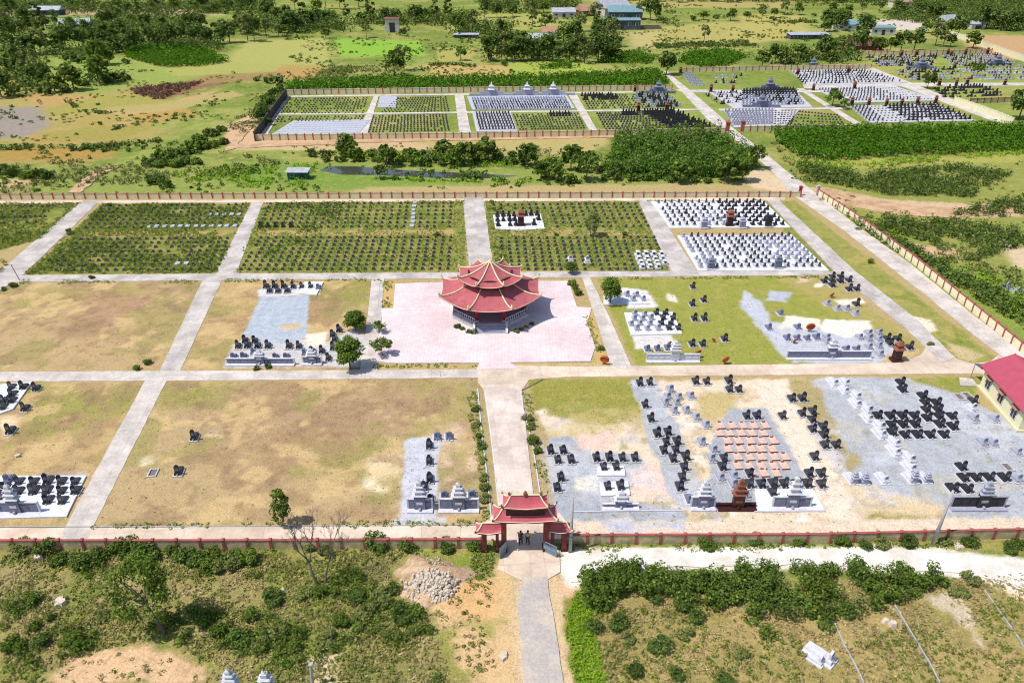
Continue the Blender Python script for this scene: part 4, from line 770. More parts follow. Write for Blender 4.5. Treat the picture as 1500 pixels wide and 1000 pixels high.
# each cluster: zone words, group, zoom origin x,y,scale, list of "kind,zx,zy"
CL = [
 ("gravel near the walk", "tombs right of the gate walk", 740, 500, 3.7025, "b250,622 b318,620 b290,672 b362,672 b305,770 b285,825 b500,662 b570,662 b640,662 b708,662 b540,712 b608,712 b562,820 b632,820"),
 ("curving gravel strip", "tombs on the curving gravel strip", 740, 500, 3.7025, "b735,252 b790,248 b765,370 b797,447 b832,530 b890,522 b880,572 b940,572 b868,622 b932,617 b918,667 b988,657 b978,712 b968,768 b955,822 s1008,888"),
 ("bare sand right of strip", "tombs on bare sand", 740, 500, 3.7025, "b1040,243 b1100,243 b1222,240 b1225,286 b1275,286 g903,285 g890,322 g950,322 g1015,318 g877,359 g937,355 g925,400 g990,397 g1045,437 g1098,477 g1075,572 g1140,612 g1128,662 b1195,662 b1187,712 g1178,767 g1250,757 g1250,806 g1308,862"),
 ("pink slab plot", "tombs around the pink slabs", 740, 500, 3.7025, "b1317,432 b1375,432 b1335,747 b1335,807 b1400,807 b1465,803 b1460,852 b1513,430 b1688,655 b1525,806 b1588,806 b1653,806 b1728,806 b1658,748 b1725,748"),
 ("right edge of sand", "tombs between the sand and the gravel field", 1100, 500, 3.7025, "b232,337 b288,337 b287,417 b345,407 b343,452 b345,502 b403,492 b408,537 b412,592 b473,592"),
 ("diagonal white row", "white tombs in a diagonal line", 1100, 500, 3.7025, "W463,252 W525,250 W522,292 W588,322 W588,367 W650,402 W652,447 W718,492 W722,538 W800,582 W800,632 W880,672 W735,780 W885,720"),
 ("by sand edge", "pagoda topped tombs", 1100, 500, 3.7025, "p565,783 p622,783 p890,778 p962,776"),
 ("gravel by the house", "black tombs on the gravel beside the house", 1100, 500, 3.7025, "B825,250 B835,288 B945,325 B960,358 B965,398 B970,444 B1020,362 B1028,398 B1035,434 B1040,479 B1062,535 B1105,434 B1112,492 B700,432 B770,432 B835,432 B900,432 B775,480 B840,480 B905,480 B780,524 B850,537 B918,537 B985,537"),
 ("below house windows", "pale tombs below the house windows", 1100, 500, 3.7025, "b1220,347 w1215,387 g1225,444 g1335,444 o1150,322 o1195,316 g1272,577 g1328,577 g1458,625"),
 ("lower right corner", "tombs at the lower right corner", 1100, 500, 3.7025, "B1158,712 B1172,772 B1238,772 B1308,772 B1392,772 g1460,774 B1112,834 B1192,834 o1412,708"),
 ("left edge pad", "tombs at the left edge by the middle path", 0, 500, 3.7025, "b55,272 b118,272 b188,278 b58,312 b55,347 b10,347 b5,384 b125,388 b45,514"),
 ("dry field", "lone tombs in the dry field", 0, 500, 3.7025, "b1048,547 b962,737 o820,736"),
 ("white pad lower left", "black tombs on the lower left white pad", 0, 500, 3.7025, "b95,792 b175,792 b250,792 b325,792 b400,792 b90,846 b172,846 b245,843 b325,843 b400,843 b250,897 b330,897 b18,824 b18,872 s35,782 b-55,824 b-55,872"),
 ("back of gravel left", "black tombs behind the left gravel plot", 300, 400, 5.77, "b512,140 b540,178 b585,140 b612,178 b662,140 b690,178 b742,140 b815,140 b890,140 s955,150"),
 ("front of gravel left", "tombs in front of the left gravel plot", 300, 400, 5.77, "b335,603 b355,648 b415,603 b440,648 b275,650 b528,650 b705,652 b790,652 b900,700 b1130,513 b1075,553 b1095,595 b1080,665 b985,693 b1040,755 s235,742 s320,742 s590,742 s680,742 s405,700 s840,712"),
 ("narrow gravel strip", "tombs on the narrow gravel strip", 585, 625, 7.41, "b325,262 b325,435 b330,632 b265,715 b335,852 s408,165 s540,162 s485,815 s790,815"),
 ("upper right corner", "black tombs at the upper right path", 1110, 380, 5.77, "b575,212 b642,172 b640,207 b642,247 b712,172 b712,212 b785,207 b785,282 b850,277 b848,410"),
 ("white patch, right plot", "pale tombs on the white patch", 1110, 380, 5.77, "g600,400 g685,442 g765,442 g842,485"),
 ("right gravel", "tombs on the upper right gravel", 1110, 380, 5.77, "s205,482 s105,607 s350,603 s260,697 s345,697 s430,697 s510,692 g600,690 g600,725 s762,792 s850,792 g875,688 g955,652 g955,702 g955,772 g1040,652 g1040,702 g1040,762 g1050,832 b1110,702 b1200,702 b1218,772 b1300,777 b1135,742"),
 ("green lawn", "black tombs on the green lawn", 880, 400, 6.52, "b890,162 b885,332 b995,292 b905,472 b1000,472 b885,718 b985,718 b1195,668"),
 ("white pad, round tree", "pale tombs beside the round tree", 880, 400, 6.52, "g175,242 g260,242 g350,242 g320,287 g415,282"),
 ("white pad on lawn", "tombs on the square white pad", 880, 400, 6.52, "g335,427 g430,427 g330,472 g410,472 g490,467 g300,522 g385,517 g480,517 g355,567 g455,567 g560,567 b540,417 b630,417 b605,462 b700,462 b590,517 b680,517 b660,562 b750,562"),
 ("behind white altar", "pale tombs behind the white altar", 880, 400, 6.52, "s455,762 s550,762 s650,752"),
]
def rows_of(items, gap):                               # items (x,y) -> row index from the front, index from left
    R = []; cr, sr = math.cos(-ROT), math.sin(-ROT)
    loc = sorted([(x*sr+y*cr, x*cr-y*sr, k) for k, (x, y) in enumerate(items)])
    rows = [[loc[0]]]
    for a in loc[1:]:
        if a[0]-rows[-1][-1][0] > gap: rows.append([a])
        else: rows[-1].append(a)
    out = {}
    for r, row in enumerate(rows):
        for c_, a in enumerate(sorted(row, key=lambda q: q[1])): out[a[2]] = (r+1, c_+1, len(row))
    return out, len(rows)
FOOT = []
for zone, group, ox, oy, sc, data in CL:
    its = []
    for w in data.split():
        zx, zy = w[1:].split(','); its.append((w[0], G(ox+float(zx)/sc, oy+float(zy)/sc)))
    rr, nr = rows_of([p for _, p in its], .75)
    for k, (kd, p) in enumerate(its):
        r, c_, n = rr[k]
        place_words = (("only one" if n == 1 else onth(c_)+" from left")+", "+onth(r)+" row from front") if nr > 1 else onth(c_)+" from left"
        lb = "%s tomb, %s, %s" % (CN[kd], place_words, zone)
        if kd == 'o': lb = lb.replace(" tomb", " grave")
        s = random.uniform(.88, 1.0); s = (s*random.uniform(.96, 1.04), s*random.uniform(.95, 1.05), s*random.uniform(.9, 1.1)); TB[kd].put((p[0], p[1], random.uniform(0, .02)), ROT+random.uniform(-.03, .03), lb, group, s, "grave kerb" if kd == 'o' else "tomb"); FOOT.append(p)
# pink unfinished slab graves
sg = empty("slab_grave", (0, 0, 0)); sg["category"] = "slab grave"
MB().box(0, .7, -.05, .84, 1.25, .2).build("slab", M['pinkslab'], sg); MB().box(0, .03, -.05, .95, .06, .22).build("brick_edge", M['brick'], sg); MB().box(0, 1.25, .15, .34, .16, .1).build("brick_block", M['brick'], sg)
sgp = Proto(sg)
ROWS = [(625, [1092, 1108]), (628.5, [1058, 1075, 1091, 1107, 1124]), (639.5, [1056, 1071, 1088, 1104, 1121]), (651, [1068, 1084, 1102, 1119, 1136]), (663, [1069, 1087, 1103, 1118, 1134]), (675, [1083, 1101, 1118, 1137, 1153]), (688, [1083, 1100, 1118, 1136, 1152]), (699, [1105, 1122, 1140])]
for r, (py, L) in enumerate(ROWS[1:]):
    for c_, px in enumerate(L):
        sgp.put(G(px, py), ROT, "low pink cement grave slab with brick edges, %s from left, %s row from back" % (onth(c_+1), onth(r+1)), "pink cement slab graves", random.uniform(.95, 1.03))
# ================================================================ family altars
def altar(px0, px1, py, label, fm='slate', tm='wstone', h=1.45, hc=2.0, tiers=3, cx=None, rise=1.5, red=False):
    x0, y0 = G(px0, py); x1, y1 = G(px1, py); cxw = (x0+x1)/2 if cx is None else G(cx, py)[0]
    L = abs(x1-x0); t = empty("altar_screen", ((x0+x1)/2, y0, 0), 0, label, "altar")
    c = cxw-(x0+x1)/2; cw_ = min(1.2, L*.42)
    MB().box(0, .45, -.05, L, 1.0, .27, .995).build("step", M[tm if not red else 'darkred'], t)
    sc = MB()
    n = max(2, int((L-cw_)/2/.75))
    for s_, a, b in ((-1, -L/2+.15, c-cw_/2), (1, c+cw_/2, L/2-.15)):
        w = b-a
        if w < .2: continue
        sc.box((a+b)/2, .62, .22, w, .14, h-.22)
        k = max(1, int(w/.8))
        for j in range(k): sc.box(a+w*(j+.5)/k, .53, .42, w/k*.8, .05, h-.75)
    sc.build("screen_panel", M[fm], t)
    for a, b in ((-L/2+.1, c-cw_/2), (c+cw_/2, L/2-.1)):
        if b-a > .2: MB().box((a+b)/2, .62, h, b-a, .26, .1).build("screen_coping", M[tm if not red else 'darkred'], t)
    for s_ in (-1, 1): MB().box(s_*(L/2-.1), .62, .22, .18, .2, h-.08).build("end_post", M[tm if not red else 'darkred'], t)
    cb = MB().box(c, .6, .22, cw_, .5, hc-.22).build("centre_block", M[fm], t); MB().box(c, .335, .9, cw_*.6, .03, .35).build("name_plate", M[tm if not red else 'terracotta'], cb)
    rm = M['terracotta'] if red else M[tm]; z = hc
    for k in range(tiers):
        w = cw_*(1.15-.22*k); tr = MB().box(c, .6, z, w+.2, .85-.13*k, .13, .78); tr.box(c, .6, z+.13, w*.55, .5-.07*k, rise/tiers-.13, 1); z += rise/tiers
        for sx in (-1, 1): tr.tube([(c+sx*(w/2+.05), .6, z-rise/tiers+.06), (c+sx*(w/2+.2), .6, z-rise/tiers+.2)], [.06, .03], 4)
        tr.build("roof_tier", rm, t)
    MB().box(c, .6, z, cw_*.4, .35, .15, .6).box(c, .6, z+.15, .12, .12, .25, .2).build("spire", rm, t)
    MB().tube([(c, .2, .2), (c, .2, .4), (c, .2, .5)], [.1, .16, .12], 8).build("incense_urn", M['gstone' if not red else 'darkred'], t)
altar(330, 431, 537, "long low blue-grey altar screen with small tiered roof on the left gravel plot", h=.95, hc=1.5, cx=380, rise=.7, tiers=2)
altar(442, 471, 536, "short blue-grey altar screen beside the two round trees", h=1.1, hc=1.5, rise=.8, tiers=2)
altar(596, 634, 752, "tall narrow altar with three white roof tiers on the narrow gravel strip", hc=2.1, rise=1.6)
altar(642, 702, 752, "wide blue-grey altar screen with white roof tiers nearest the gate on its left", hc=2.0, rise=1.5)
altar(-25, 57, 757, "blue-grey altar screen with tiered roof cut by the left edge", hc=2.0, cx=21, rise=1.7)
altar(882, 937, 749, "low white altar with small dark plaque right of the gate", 'slate', 'wstone', .5, 1.2, 2, cx=910, rise=.9)
altar(1012, 1049, 749, "blue-grey altar with pale tiers between the curving gravel and the red shrine", hc=1.9, rise=1.6)
altar(1052, 1109, 749, "black and red shrine altar with terracotta tiers on a long dark base", 'darkred', 'wstone', .5, 1.9, 3, cx=1082, rise=1.8, red=True)
altar(1132, 1190, 749, "blue-grey altar on a white tiled pad with the tallest white tiers", hc=2.1, rise=1.9)
altar(1394, 1475, 749, "dark granite altar screen with white tiered roof in the lower right corner", 'black2', 'gstone', 1.5, 2.0, 3, cx=1441, rise=1.4)
altar(1153, 1278, 528, "very long blue-grey altar screen along the middle road at right", h=1.15, hc=1.9, cx=1219, rise=1.1, tiers=2)
altar(947, 1026, 532, "long all-white altar screen beside the lawn and the orange wreath", 'wstone', 'wstone', 1.1, 1.9, 3, cx=989, rise=1.2)
altar(314, 356, 1029, "white altar with a striped round finial at the bottom edge, left one", 'wstone', 'wstone', 1.3, 1.8, 3, cx=340, rise=1.3)
altar(362, 402, 1031, "white altar with a plain round finial at the bottom edge, right one", 'wstone', 'wstone', 1.3, 1.9, 2, cx=392, rise=1.1)
for k, (px, py, lb) in enumerate([(527, 141, 0), (720, 141, "leftmost of the three"), (772, 140.5, "middle of the three"), (810, 140, "rightmost of the three"), (964, 137, "at the right end of the middle cemetery"), (1127, 132, "behind the striped far plot"), (1115, 158, "in front of the striped far plot"), (1190, 101, "beside the dark monuments"), (1349, 101, "among the farthest plots, left"), (1460, 96, "among the farthest plots, right")]):
    if k == 0: continue
    x, y = G(px, py); t = empty("shrine", (x, y, 0), 0, "pale blue-white pointed shrine %s" % lb if k < 4 else "blue-grey pointed shrine %s" % lb, "shrine", "pointed shrines in the far cemeteries")
    m = M['wstone'] if k < 4 else M['slate']; w = (15 if k < 4 else 12)
    MB().box(0, 0, 0, w, .6, .9).box(0, 0, .9, w*.5, .5, .7).box(0, 0, 1.6, w*.28, .45, .6).build("screen", M['gstone'] if k < 4 else m, t); MB().box(0, -.1, 2.2, 2.4, 1.8, .4, .6).box(0, -.1, 2.6, 1.4, 1.1, .7).box(0, -.1, 3.3, 1.8, 1.4, .4, .5).box(0, -.1, 3.7, .8, .8, 1.1, .1).build("tower", m, t)
# tall dark monuments with red tops
mo = empty("monument", (0, 0, 0)); mo["category"] = "monument"
MB().box(0, 0, 0, 1.8, 1.4, .4).box(0, 0, .4, 1.2, 1.0, 1.9, .95).build("pillar", M['darkred'], mo); MB().box(0, 0, 2.3, 1.9, 1.6, .3, .6).box(0, 0, 2.6, 1.0, .9, .5).box(0, 0, 3.1, 1.4, 1.2, .5, .3).build("roof", M['terracotta'], mo); mop = Proto(mo)
MON = [("far cemetery", [(930, 135), (935, 163), (977, 161), (1041, 135), (1073, 135), (997, 107), (1168, 110), (1242, 107), (1191, 133), (1251, 131), (1247, 155), (1272, 155), (1298, 155), (1320, 155), (1343, 153), (1370, 151), (1375, 126), (1400, 126), (1416, 124), (1284, 80), (1298, 81), (1342, 81), (1320, 83), (1388, 80), (1393, 82), (1414, 80), (1446, 79), (1398, 100), (1434, 98), (1471, 125)])]
ml = sorted(MON[0][1], key=lambda q: q[0])
for k, p in enumerate(ml): mop.put(G(*p), 0, "dark monument with terracotta top, %s from left among the far plots" % onth(k+1), "dark monuments in the far cemeteries", random.uniform(.62, .8))
mop.put(G(763, 331), ROT, "brown-topped monument among the dark stones on the white pad behind the pavilion", None, .95)
mop.put(G(1068, 331), ROT, "terracotta-topped monument in the upper white-paved plot", None, .95); S.objects[mo.name]
mop.put(G(1312, 528), ROT, "brown wooden-looking shrine at the rounded corner beside the middle road", None, .85)
for px, py, hh, lb, mm in ((1031, 335, 2.4, "grey stepped monument at the front of the upper white-paved plot, left", 'gstone'), (1087, 335, 2.6, "grey stepped monument at the front of the upper white-paved plot, right", 'gstone'), (1125, 333, 3.0, "black stepped monument at the right of the upper white-paved plot", 'black'), (1041, 395, 2.2, "blue-grey stepped monument in the lower white-paved plot, left", 'slate'), (1139, 394, 2.8, "blue-grey stepped monument in the lower white-paved plot, right", 'slate')):
    t = empty("stepped_monument", G(px, py), ROT, lb, "monument"); MB().box(0, 0, 0, 1.7, 1.1, .3).build("base", M['plinth'], t); MB().box(0, .1, .3, 1.2, .6, hh*.5).build("shaft", M[mm], t)
    MB().box(0, .1, .3+hh*.5, 1.5, .9, .2, .7).box(0, .1, .5+hh*.5, .7, .5, .3).box(0, .1, .8+hh*.5, 1.1, .7, .3, .3).build("tiered_roof", M[mm], t)
# ================================================================ wreaths
for px, py, r, lb in ((1186, 486, .9, "orange flower wreath lying tilted beside a tomb on the upper right gravel"), (1218, 436, .55, "small orange flower wreath behind the pale tombs on the white patch"), (1021, 524, .8, "orange flower wreath beside the right end of the white altar"), (1062, 533, .75, "orange flower wreath lying on the green lawn by the road"), (885, 534, .9, "tall orange flower wreath at the corner of the pink plaza"), (980, 507, .5, "small orange wreath behind the white altar"), (1163, 503, .45, "small orange flower stand between blue-grey tombs"), (1045, 501, .4, "small red pot stand among black tombs on the lawn")):
    t = empty("wreath", G(px, py), random.uniform(-.6, .6), lb, "wreath"); ring = MB(); n = 14
    pts = [(r*.75*math.cos(2*math.pi*k/n), -.15*math.sin(2*math.pi*k/n), r+.08+r*.75*math.sin(2*math.pi*k/n)) for k in range(n+1)]
    r *= .75; ring.tube([(0, .06, r*1.0+.1), (0, -.1, r*1.0+.1)], [r*.8, r*.55], 12); ring.tube([(q[0]*.8, q[1], .1+r+(q[2]-r-.08)*.7) for q in pts], r*.24, 6, False); ring.build("flower_ring", M['orange'], t); MB().tube([(-r*.4, 0, 0), (0, .05, r)], .03, 4).tube([(r*.4, 0, 0), (0, .05, r)], .03, 4).tube([(0, .5, 0), (0, .05, r)], .03, 4).build("stand", M['bark'], t)
# ================================================================ small headstones in the weedy plots
def lo_mesh(name, parts):                              # several small pieces with their own materials in one mesh
    mb = MB(); mi = []; mats = []
    for m, fn in parts:
        n0 = len(mb.f); fn(mb); mi += [len(mats)]*(len(mb.f)-n0); mats.append(M[m])
    me = bpy.data.meshes.new(name); me.from_pydata(mb.v, [], mb.f)
    for m in mats: me.materials.append(m)
    me.polygons.foreach_set("material_index", mi); me.update(); return me
M['mark'] = mat('weathered_dark_stone', (.05, .044, .052), .8, (.10, .085, .095), 5, val=.25)
MK = lo_mesh("headstone", [('mark', lambda b: (b.box(0, .1, 0, .6, .46, .14, .9), b.slabxz([(x, z+.12) for x, z in rounded(.44, .32, 5)], .0, .16)))])
WT = lo_mesh("white_tomb", [('farwhite', lambda b: b.box(0, .6, 0, .8, 1.3, .3, .95)), ('mark', lambda b: (b.box(0, .28, .3, .46, .36, .22, .9), b.slabxz([(x, z+.5) for x, z in rounded(.36, .5, 5)], .18, .32)))])
DT = lo_mesh("dark_tomb", [('black2', lambda b: (b.box(0, .55, 0, .72, 1.15, .34, .92), b.box(0, .28, .34, .5, .34, .25, .9), b.slabxz([(x, z+.55) for x, z in rounded(.4, .6, 5)], .18, .34)))])
GT = lo_mesh("grey_tomb", [('gstone', lambda b: (b.box(0, .55, 0, .75, 1.15, .3, .92), b.box(0, .28, .3, .5, .34, .2, .9), b.slabxz([(x, z+.5) for x, z in rounded(.4, .5, 5)], .18, .34)))])
SL = lo_mesh("white_slab", [('farwhite', lambda b: b.box(0, .5, 0, .8, 1.2, .25, .97))])
LG = lo_mesh("lantern_tomb", [('wstone', lambda b: (b.box(0, .5, 0, .95, 1.2, .35, .95), b.box(0, .3, .35, .55, .5, .45), b.box(0, .3, .8, .8, .75, .15, .6))), ('mark', lambda b: b.box(0, .04, .4, .3, .03, .3))])
MESH = dict(m=MK, t=WT, d=DT, g=GT, s=SL, l=LG)
LBL = dict(m="small dark headstone", t="small dark-topped white tomb", d="small dark tomb", g="small grey tomb", s="plain white grave slab", l="white lantern-topped tomb")
INST = {k: [] for k in MESH}                            # kind -> list of (y, x, rot, label, group)
def plot(quad, nc, nr, pick, zone, prob=1.0, jit=.04, sc=1.0, group=None):
    q = [np.array(G(*p)) for p in quad]                # far-left, far-right, near-right, near-left
    for r in range(nr):
        v = (r+.5)/nr; a = q[3]+(q[0]-q[3])*v; b = q[2]+(q[1]-q[2])*v
        for c_ in range(nc):
            if random.random() > prob: continue
            p = a+(b-a)*((c_+.5)/nc); k = pick(r, c_, nr, nc) if callable(pick) else pick
            if k is None: continue
            INST[k].append((p[1], p[0]+random.uniform(-jit, jit)*2, ROT+random.uniform(-.06, .06), "%s, %s from left, %s row from front, %s" % (LBL[k], onth(c_+1), onth(r+1), zone), group or zone, sc*random.uniform(.92, 1.08)))
def hole(f, cells): return f
plot([(0, 300), (85, 299), (60, 330), (-5, 333)], 10, 4, 'm', "far-left weedy plot", .8)
plot([(150, 300), (362, 298), (348, 336), (118, 338)], 20, 7, lambda r, c, nr, nc: ('s' if c > 7 and c % 1 == 0 else 'm') if r == 0 else (('s' if c > 14 else 'm') if r == 3 else 'm'), "upper plot, second from left", .93)
plot([(105, 349), (340, 347), (322, 399), (48, 401)], 22, 8, lambda r, c, nr, nc: 's' if (r, c) in ((1, 16), (1, 17)) else (None if (r < 2 and c < 2) or (r > 4 and c < 1) else 'm'), "lower plot, second from left", .93)
plot([(392, 297), (666, 296), (664, 336), (374, 337)], 26, 7, lambda r, c, nr, nc: 's' if c == 20 else ('d' if r == 0 and c < 5 else 'm'), "upper plot left of walk", .96)
plot([(378, 347), (666, 346), (662, 398), (345, 399)], 26, 9, 'm', "lower plot left of walk", .96)
plot([(718, 299), (934, 297), (957, 335), (722, 337)], 21, 7, lambda r, c, nr, nc: None if (c < 8 and r < 5) else 'm', "upper plot right of walk", .95)
plot([(728, 348), (962, 346), (984, 398), (732, 399)], 21, 9, lambda r, c, nr, nc: ('l' if r < 4 and c >= 17 else 'm'), "lower plot right of walk", .95)
plot([(724, 316), (790, 314), (797, 335), (726, 337)], 8, 3, 'd', "white pad behind pavilion", .8, sc=1.15)
plot([(958, 297), (1116, 296), (1155, 334), (982, 335)], 16, 7, lambda r, c, nr, nc: ('g' if (4 <= c <= 7 and r < 4 and random.random() < .7) else ('d' if (c > 8 or random.random() < .1) else 't')), "upper white-paved plot", .97)
plot([(996, 347), (1158, 346), (1210, 396), (1024, 397)], 16, 9, lambda r, c, nr, nc: ('g' if (c < 3 or (c > 9 and 1 < r < 7)) and random.random() < .75 else 't'), "lower white-paved plot", .97)
# far cemeteries
Z = "middle cemetery"
plot([(424, 145), (540, 143), (533, 168), (404, 169)], 26, 8, 'm', "middle cemetery, far-left plot", .8)
plot([(403, 171), (535, 170), (530, 179), (398, 181)], 26, 3, 'm', "middle cemetery, left plot", .7)
plot([(430, 180), (540, 177), (526, 197), (398, 199)], 34, 6, 's', "middle cemetery, striped white plot", 1)
plot([(583, 144), (654, 142), (660, 165), (556, 167)], 20, 8, 'm', "middle cemetery, second plot", .9); plot([(558, 142), (582, 142), (580, 158), (553, 158)], 6, 5, 's', "middle cemetery, small white plot", 1)
plot([(545, 170), (655, 168), (660, 193), (538, 196)], 24, 9, 'm', "middle cemetery, front plot left of path", .92)
plot([(690, 146), (828, 144), (838, 162), (696, 163)], 36, 7, lambda r, c, nr, nc: 't' if r < 5 and random.random() < .75 else 'g', "middle cemetery, white shrine plot", 1, sc=1.0)
plot([(696, 168), (746, 167), (757, 193), (702, 194)], 12, 7, 't', "middle cemetery, white front plot", 1, sc=1.2)
plot([(750, 168), (848, 166), (858, 190), (760, 192)], 22, 8, lambda r, c, nr, nc: 'd' if r > 5 and 11 < c < 19 else 'm', "middle cemetery, mixed front plot", .92)
plot([(850, 140), (975, 138), (1000, 158), (862, 161)], 30, 7, lambda r, c, nr, nc: ('d' if r > 3 and c < 12 else 'g' if c > 16 and random.random() < .5 else ('d' if c > 18 else 'm')), "middle cemetery, right back plot", .85, sc=1.15)
plot([(872, 166), (985, 163), (1046, 188), (886, 192)], 30, 8, lambda r, c, nr, nc: ('d' if c > 17 or (r > 5 and c > 5 and random.random() < .6) else 'm'), "middle cemetery, right front plot", .95, sc=1.2)
plot([(1000, 110), (1015, 109), (1035, 127), (1012, 128)], 4, 8, 'g', "far plot by road, grey strip", .95); plot([(1040, 110), (1090, 110), (1080, 124), (1048, 124)], 9, 4, lambda r, c, nr, nc: random.choice('dgs'), "far plot by road, scattered", .5)
plot([(1030, 138), (1085, 136), (1090, 152), (1055, 155)], 12, 6, lambda r, c, nr, nc: random.choice('mgd'), "far plot right of road, back", .7)
plot([(1088, 134), (1163, 132), (1180, 156), (1086, 158)], 18, 8, lambda r, c, nr, nc: 'd' if r > 4 or random.random() < .25 else 'g', "far striped plot", 1, sc=1.2)
plot([(1060, 164), (1168, 162), (1160, 184), (1075, 187)], 22, 7, lambda r, c, nr, nc: 'g' if c < 15 else 'm', "far blue-grey plot", .95, sc=1.2)
plot([(1170, 162), (1228, 168), (1240, 186), (1160, 186)], 13, 5, 'm', "far plot beside hedge", .9)
plot([(1160, 106), (1265, 104), (1325, 122), (1178, 126)], 26, 7, lambda r, c, nr, nc: 't' if random.random() < .6 else 'd', "far right plot, back", .95, sc=1.0)
plot([(1195, 132), (1308, 129), (1372, 148), (1240, 151)], 26, 6, lambda r, c, nr, nc: 't' if c < 19 else 'm', "far right plot, middle", .95, sc=1.0)
plot([(1245, 157), (1372, 154), (1428, 178), (1272, 181)], 24, 7, lambda r, c, nr, nc: ('d' if c > 8 and random.random() < .7 else 't' if c > 8 or c < 4 else 'm'), "far right plot, front", .95, sc=1.15)
plot([(1265, 84), (1375, 82), (1365, 98), (1290, 99)], 24, 5, lambda r, c, nr, nc: random.choice('dgt' if c % 5 else 'm'), "farthest plot, left", .85, sc=1.2)
plot([(1380, 82), (1460, 80), (1500, 98), (1395, 99)], 22, 6, lambda r, c, nr, nc: random.choice('dgt'), "farthest plot, right", .9, sc=1.0)
plot([(1305, 102), (1395, 101), (1430, 118), (1325, 120)], 20, 5, lambda r, c, nr, nc: random.choice('gdm'), "farthest plot, centre", .65, sc=1.2); plot([(1400, 101), (1500, 100), (1520, 118), (1440, 120)], 20, 5, lambda r, c, nr, nc: random.choice('gtts'), "farthest plot, right front", .8, sc=1.2)
plot([(1365, 128), (1440, 127), (1485, 142), (1385, 146)], 18, 4, lambda r, c, nr, nc: 'd' if random.random() < .6 else 'm', "farthest plot, near dark row", .8, sc=1.3)
NM = dict(m="headstone", t="white_tomb", d="dark_tomb", g="grey_tomb", s="slab_tomb", l="lantern_tomb")
CT = dict(m="headstone", t="tomb", d="tomb", g="tomb", s="grave slab", l="tomb")
LIM = dict(m=300, t=300, d=300, g=300, s=300, l=300)
for k, L in INST.items():
    L.sort(); me = MESH[k]
    for (y, x, a, lb, gp, s_) in L[:LIM[k]]:
        o = bpy.data.objects.new(NM[k], me); C.objects.link(o); o.location = (x, y, .02 if k == 'm' else .03); o.rotation_euler = (0, 0, a); o.scale = (s_, s_, s_*random.uniform(.95, 1.15)); tag(o, lb, CT[k], LBL[k]+"s, "+gp)
    R = L[LIM[k]:]
    if R:
        n = len(me.vertices); v = np.zeros(n*3, np.float32); me.vertices.foreach_get("co", v); v = v.reshape(-1, 3)
        fs = [tuple(p.vertices) for p in me.polygons]; V = []; Fc = []; mi = []; pm = [p.material_index for p in me.polygons]
        for j, (y, x, a, lb, gp, s_) in enumerate(R):
            c_, s2 = math.cos(a), math.sin(a); w = v*s_
            V.append(np.stack([w[:, 0]*c_-w[:, 1]*s2+x, w[:, 0]*s2+w[:, 1]*c_+y, w[:, 2]+.03], 1)); Fc += [tuple(q+j*n for q in f) for f in fs]; mi += pm
        m2 = bpy.data.meshes.new("far_"+NM[k]+"_rows"); m2.from_pydata(np.concatenate(V).tolist(), [], Fc)
        for m in me.materials: m2.materials.append(m)
        m2.polygons.foreach_set("material_index", mi); o = bpy.data.objects.new("far_"+NM[k]+"_rows", m2); C.objects.link(o)
        tag(o, "rows of tiny %ss in the farthest cemetery plots" % LBL[k], "grave rows", kind="stuff")
# lone white slab tombs outside, lower right
t = empty("white_tomb_pair", G(1219, 972), 0); C.objects.unlink(t); bpy.data.objects.remove(t)
x, y = G(1222, 976); z = gz(x, y); TB['W'].put((x, y, z), .75, "larger white tomb with tall headstone in the dry scrub at lower right", None, 1.15, "tomb")
x, y = G(1206, 977); z = gz(x, y); TB['w'].put((x, y, z), .75, "smaller white tomb beside a larger one in the scrub at lower right", None, .85, "tomb")
x, y = G(1478, 425); TB['g'].put((x, y, 0), .3, "pale tomb with kerb at the right edge beyond the long wall", None, 1.1, "tomb"); x, y = G(1494, 432); TB['g'].put((x, y, 0), .3, "second pale tomb at the right edge beyond the long wall, nearer", None, 1.1, "tomb")
x, y = G(803, 385+1); TB['w'].put((G(861, 386)[0], G(861, 386)[1], 0), ROT, "white tomb alone on a white patch behind the pavilion's right side", None, 1.1, "tomb"); TB['w'].put((G(836, 384)[0], G(836, 384)[1], 0), ROT, "white tomb behind the small round tree near the pavilion", None, 1., "tomb")
# thin kerbs in the lower right field and beside the walk
def kerb(pts, label, w=.12, h=.15, m='pole'):
    g = [G(*p) for p in pts]; t = MB()
    for a, b in zip(g[:-1], g[1:]):
        d = np.array(b)-np.array(a); nn = np.array([-d[1], d[0]])/np.hypot(*d)*w/2; t.prism([tuple(np.array(a)-nn), tuple(np.array(b)-nn), tuple(np.array(b)+nn), tuple(np.array(a)+nn)], -.3, h+.12 if pts[0][1] > 800 else h)
    o = t.build("kerb", M[m]); tag(o, label, "kerb", kind="thing"); return o
kerb([(1222, 914), (1235, 945), (1250, 972), (1268, 1010)], "thin pale concrete kerb line in the lower right field, leftmost")
kerb([(1310, 888), (1335, 930), (1362, 975), (1380, 1010)], "thin pale concrete kerb line in the lower right field, middle one")
kerb([(1441, 866), (1465, 900), (1490, 935), (1520, 985)], "thin pale concrete kerb line in the lower right field, rightmost")
kerb([(700, 570), (706, 640), (714, 700), (720, 762)], "white kerb along the left planting strip of the tiled walk", .12, .12, 'wstone'); kerb([(762, 573), (768, 606), (780, 650), (791, 722)], "white kerb along the right planting strip of the tiled walk", .12, .12, 'wstone')
kerb([(711, 572), (725, 690), (731, 750)], "kerb at the left edge of the tiled walk", .1, .1, 'wstone')
